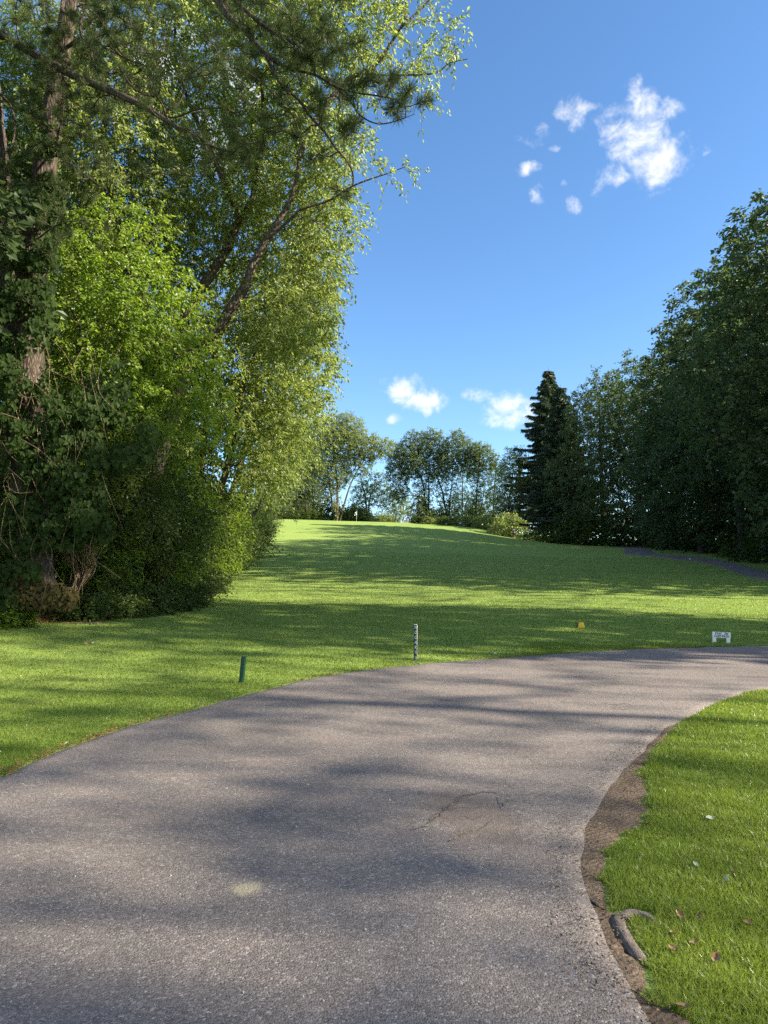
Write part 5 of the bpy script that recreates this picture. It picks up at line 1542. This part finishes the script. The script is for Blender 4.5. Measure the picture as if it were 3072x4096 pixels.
# flag on the green
fy = 144.5
fx = (1425 - 1536) / FPX * fy
p_ = np.array((fx, fy, gz(fx, fy)))
fl = empty('flagstick', p_, 'thin white flagstick with a limp white flag on the green at the crest', 'flag')
bm = bmesh.new()
bmesh.ops.create_cone(bm, segments=8, radius1=.026, radius2=.020, depth=2.25, cap_ends=True, matrix=Matrix.Translation((0, 0, 1.12)))
link('pole', from_bm('flag_pole', bm, M_WHITE, True), fl)
bm = bmesh.new()
rows = []
for i in range(7):
    t_ = i / 6
    rows.append([bm.verts.new((-.02 - .44 * t_ * (1 - .1 * math.sin(t_ * 9)), .05 * math.sin(t_ * 7 + j), 2.22 - j * .2 - t_ * (.48 - .06 * j))) for j in range(5)])
for a, c in zip(rows[:-1], rows[1:]):
    for k in range(4):
        bm.faces.new((a[k], a[k + 1], c[k + 1], c[k]))
bmesh.ops.solidify(bm, geom=bm.faces[:], thickness=.01)
link('flag', from_bm('flag_cloth', bm, M_WHITE, True), fl)
fl.rotation_euler = (0, R(2.5), 0)

# little markers out on the fairway
for u, v, hpx, mat_, nm_, lab in ((2760, 2240, 8, M_WHITE, 'white_marker', 'tiny white marker stake at the edge of the far cart path'), (1157, 2224, 9, M_DARKGREEN, 'dark_marker', 'tiny dark marker stake on the upper fairway near the left hedge'), (3051, 2316, 8, M_DARKGREEN, 'dark_marker', 'tiny dark marker with pale foot beside the path at the right edge')):
    p_ = on_ground(u, v, 20, 130)
    h_ = hpx * p_[1] / FPX
    mk = empty(nm_, p_, lab, 'marker')
    bm = bmesh.new(); box_bm(bm, h_ * .42, h_ * .42, h_, (0, 0, h_ * .48), h_ * .04, .82)
    link('post', from_bm('marker_post', bm, mat_), mk)
    if u > 3000:
        bm = bmesh.new(); box_bm(bm, h_ * .46, h_ * .46, h_ * .22, (0, 0, h_ * .12), h_ * .03)
        link('foot', from_bm('marker_foot', bm, M_WHITE), mk)


# ----------------------------------------------------------------------------- golfers
def cloth_mat(name, c1, c2, sc):
    m, nt, out = new_mat(name)
    tcn = N(nt, 'ShaderNodeTexCoord')
    no = N(nt, 'ShaderNodeTexVoronoi', {'Vector': tcn.outputs['Object'], 'Scale': sc})
    s_ = N(nt, 'ShaderNodeSeparateColor', {0: no.outputs['Color']})
    p = N(nt, 'ShaderNodeBsdfPrincipled', {'Base Color': ramp(nt, s_.outputs[0], [(.55, c1), (.75, c2)]), 'Roughness': .9})
    nt.links.new(p.outputs[0], out.inputs[0])
    return m


M_SKIN = cloth_mat('skin', (0.42, 0.25, 0.17), (0.46, 0.28, 0.19), 5)
M_HAIR = cloth_mat('dark_hair', (0.02, 0.016, 0.013), (0.035, 0.028, 0.022), 20)
M_NAVY = cloth_mat('navy_print', (0.025, 0.03, 0.10), (0.16, 0.18, 0.30), 11)
M_SHORTS = cloth_mat('dark_green_shorts', (0.010, 0.024, 0.022), (0.014, 0.03, 0.027), 8)
M_BLUE = cloth_mat('blue_shirt', (0.04, 0.24, 0.60), (0.08, 0.34, 0.68), 4)
M_WSHIRT = cloth_mat('white_shirt', (0.72, 0.73, 0.76), (0.78, 0.79, 0.82), 4)
M_KHAKI = cloth_mat('khaki_trousers', (0.30, 0.26, 0.19), (0.34, 0.29, 0.21), 8)
M_SHOE = cloth_mat('white_shoe', (0.62, 0.62, 0.62), (0.72, 0.72, 0.72), 9)


def skin_mesh(name, verts, edges, mat, sub=2):
    """A smooth limb-like surface grown round a skeleton; verts are (x, y, z, radius x, radius y)."""
    me = bpy.data.meshes.new(name)
    me.from_pydata([v[:3] for v in verts], edges, [])
    o = bpy.data.objects.new('tmp', me)
    COL.objects.link(o)
    sk = o.modifiers.new('skin', 'SKIN')
    for i, v in enumerate(verts):
        me.skin_vertices[0].data[i].radius = (v[3], v[4] if len(v) > 4 else v[3])
    me.skin_vertices[0].data[0].use_root = True
    ss = o.modifiers.new('sub', 'SUBSURF'); ss.levels = sub; ss.render_levels = sub
    bpy.context.view_layer.update()
    res = bpy.data.meshes.new_from_object(o.evaluated_get(bpy.context.evaluated_depsgraph_get()))
    bpy.data.objects.remove(o)
    res.name = name
    res.materials.clear(); res.materials.append(mat)
    for p in res.polygons:
        p.use_smooth = True
    return res


def person(loc, label, rz, shirt, bottom, pose, shorts=True, long_leg=False, scale=1.0):
    e = empty('person', loc, label, 'person', 'golfers on the rise', rz)
    e.scale = (scale,) * 3
    J = dict(pelvis=(0, 0, .92), waist=(0, .01, 1.06), chest=(0, .02, 1.28), neck=(0, .02, 1.48), head=(0, -.01, 1.62), crown=(0, .01, 1.73),
             sl=(-.19, .02, 1.42), sr=(.19, .02, 1.42), hl=(-.10, 0, .88), hr=(.10, 0, .88))
    J.update(pose)
    names = ['pelvis', 'waist', 'chest', 'neck', 'head', 'crown', 'sl', 'el', 'wl', 'fl', 'sr', 'er', 'wr', 'fr', 'hl', 'kl', 'al', 'tl', 'hr', 'kr', 'ar', 'tr']
    rad = dict(pelvis=.14, waist=.125, chest=.145, neck=.055, head=.085, crown=.06, sl=.06, el=.042, wl=.03, fl=.036, sr=.06, er=.042, wr=.03, fr=.036, hl=.085, kl=.058, al=.038, tl=.036, hr=.085, kr=.058, ar=.038, tr=.036)
    V = [(*J[n_], rad[n_], rad[n_]) for n_ in names]
    ix = {n_: i for i, n_ in enumerate(names)}
    ed = [('pelvis', 'waist'), ('waist', 'chest'), ('chest', 'neck'), ('neck', 'head'), ('head', 'crown'), ('chest', 'sl'), ('sl', 'el'), ('el', 'wl'), ('wl', 'fl'), ('chest', 'sr'), ('sr', 'er'), ('er', 'wr'), ('wr', 'fr'),
          ('pelvis', 'hl'), ('hl', 'kl'), ('kl', 'al'), ('al', 'tl'), ('pelvis', 'hr'), ('hr', 'kr'), ('kr', 'ar'), ('ar', 'tr')]
    link('body', skin_mesh('person_body', V, [(ix[a], ix[c]) for a, c in ed], M_SKIN), e)
    mid = lambda a, c, t_: tuple(np.array(J[a]) * (1 - t_) + np.array(J[c]) * t_)
    sv = [(*mid('pelvis', 'waist', .35), .165, .15), (*J['waist'], .155, .14), (*J['chest'], .175, .16), (*mid('chest', 'neck', .75), .085), (*J['sl'], .085), (*mid('sl', 'el', .75), .068), (*J['sr'], .085), (*mid('sr', 'er', .75), .068)]
    link('shirt', skin_mesh('person_shirt', sv, [(0, 1), (1, 2), (2, 3), (2, 4), (4, 5), (2, 6), (6, 7)], shirt), e)
    tl = .95 if long_leg else .0
    bv = [(*J['pelvis'], .165, .15), (*J['hl'], .112), (*J['kl'], .085), (*J['hr'], .112), (*J['kr'], .085)]
    be = [(0, 1), (1, 2), (0, 3), (3, 4)]
    if long_leg:
        bv += [(*mid('kl', 'al', .95), .065), (*mid('kr', 'ar', .95), .065)]; be += [(2, 5), (4, 6)]
    link('trousers' if long_leg else 'shorts', skin_mesh('person_bottom', bv, be, bottom), e)
    hd = np.array(J['head'])
    hv = [(*(hd + (0, .035, .0)), .082), (*(hd + (0, .03, .075)), .094), (*(hd + (0, .015, .12)), .07)]
    link('hair', skin_mesh('person_hair', hv, [(0, 1), (1, 2)], M_HAIR), e)
    for a, t_ in (('al', 'tl'), ('ar', 'tr')):
        A_, B_ = np.array(J[a]), np.array(J[t_])
        link('shoe', skin_mesh('person_shoe', [(*(A_ + (0, .02, -.04)), .05, .05), (*(A_ * .5 + B_ * .5 + (0, 0, -.01)), .05, .042), (*B_, .046, .036)], [(0, 1), (1, 2)], M_SHOE), e)
    return e


walk = dict(el=(-.26, .10, 1.17), wl=(-.24, .02, .95), fl=(-.23, -.02, .87), er=(.27, -.02, 1.16), wr=(.26, -.18, 1.00), fr=(.25, -.25, .96),
            kl=(-.10, -.10, .50), al=(-.10, .06, .09), tl=(-.10, -.11, .045), kr=(.13, -.02, .48), ar=(.17, -.10, .09), tr=(.18, -.27, .045))
p_ = on_ground(2055, 2153, 60, 140)
person((p_[0], p_[1], p_[2]), 'golfer in navy patterned shirt and dark shorts walking past the bright bush', R(-35), M_NAVY, M_SHORTS, walk)
stand = dict(el=(-.25, -.02, 1.16), wl=(-.14, -.18, 1.0), fl=(-.06, -.24, .96), er=(.25, -.02, 1.16), wr=(.14, -.18, 1.0), fr=(.06, -.24, .96),
             kl=(-.12, -.03, .49), al=(-.14, 0, .09), tl=(-.16, -.17, .045), kr=(.12, -.03, .49), ar=(.14, 0, .09), tr=(.16, -.17, .045))


def hidden_height(u, y):
    ys = np.linspace(60, y, 400)
    k = (u - 1536) / FPX
    return float(((ground(k * ys, ys) - CAM_Z) / ys).max() * y + CAM_Z - gz(k * y, y))


yg = next((y for y in np.arange(146.0, 175.0, .5) if hidden_height(1631, y) > .50), 160.0)
xg = (1631 - 1536) / FPX * yg
person((xg, yg, gz(xg, yg)), 'golfer in a bright blue shirt, seen from the waist up behind the crest', R(10), M_BLUE, M_KHAKI, stand, long_leg=True)
bend = dict(pelvis=(0, .12, .92), waist=(0, .06, 1.04), chest=(0, -.14, 1.19), neck=(0, -.30, 1.28), head=(0, -.40, 1.33), crown=(0, -.46, 1.40), sl=(-.19, -.22, 1.24), sr=(.19, -.22, 1.24), el=(-.22, -.30, .98), wl=(-.08, -.38, .80), fl=(-.04, -.41, .74),
            er=(.22, -.30, .98), wr=(.08, -.38, .80), fr=(.04, -.41, .74), hl=(-.10, .12, .88), hr=(.10, .12, .88), kl=(-.13, .0, .48), al=(-.15, .06, .09), tl=(-.17, -.11, .045), kr=(.13, .0, .48), ar=(.15, .06, .09), tr=(.17, -.11, .045))
xg = (1616 - 1536) / FPX * yg
person((xg - .1, yg - .6, gz(xg, yg)), 'golfer in a white shirt bending forward behind the crest, left of the one in blue', R(70), M_WSHIRT, M_KHAKI, bend, long_leg=True, scale=1.05)
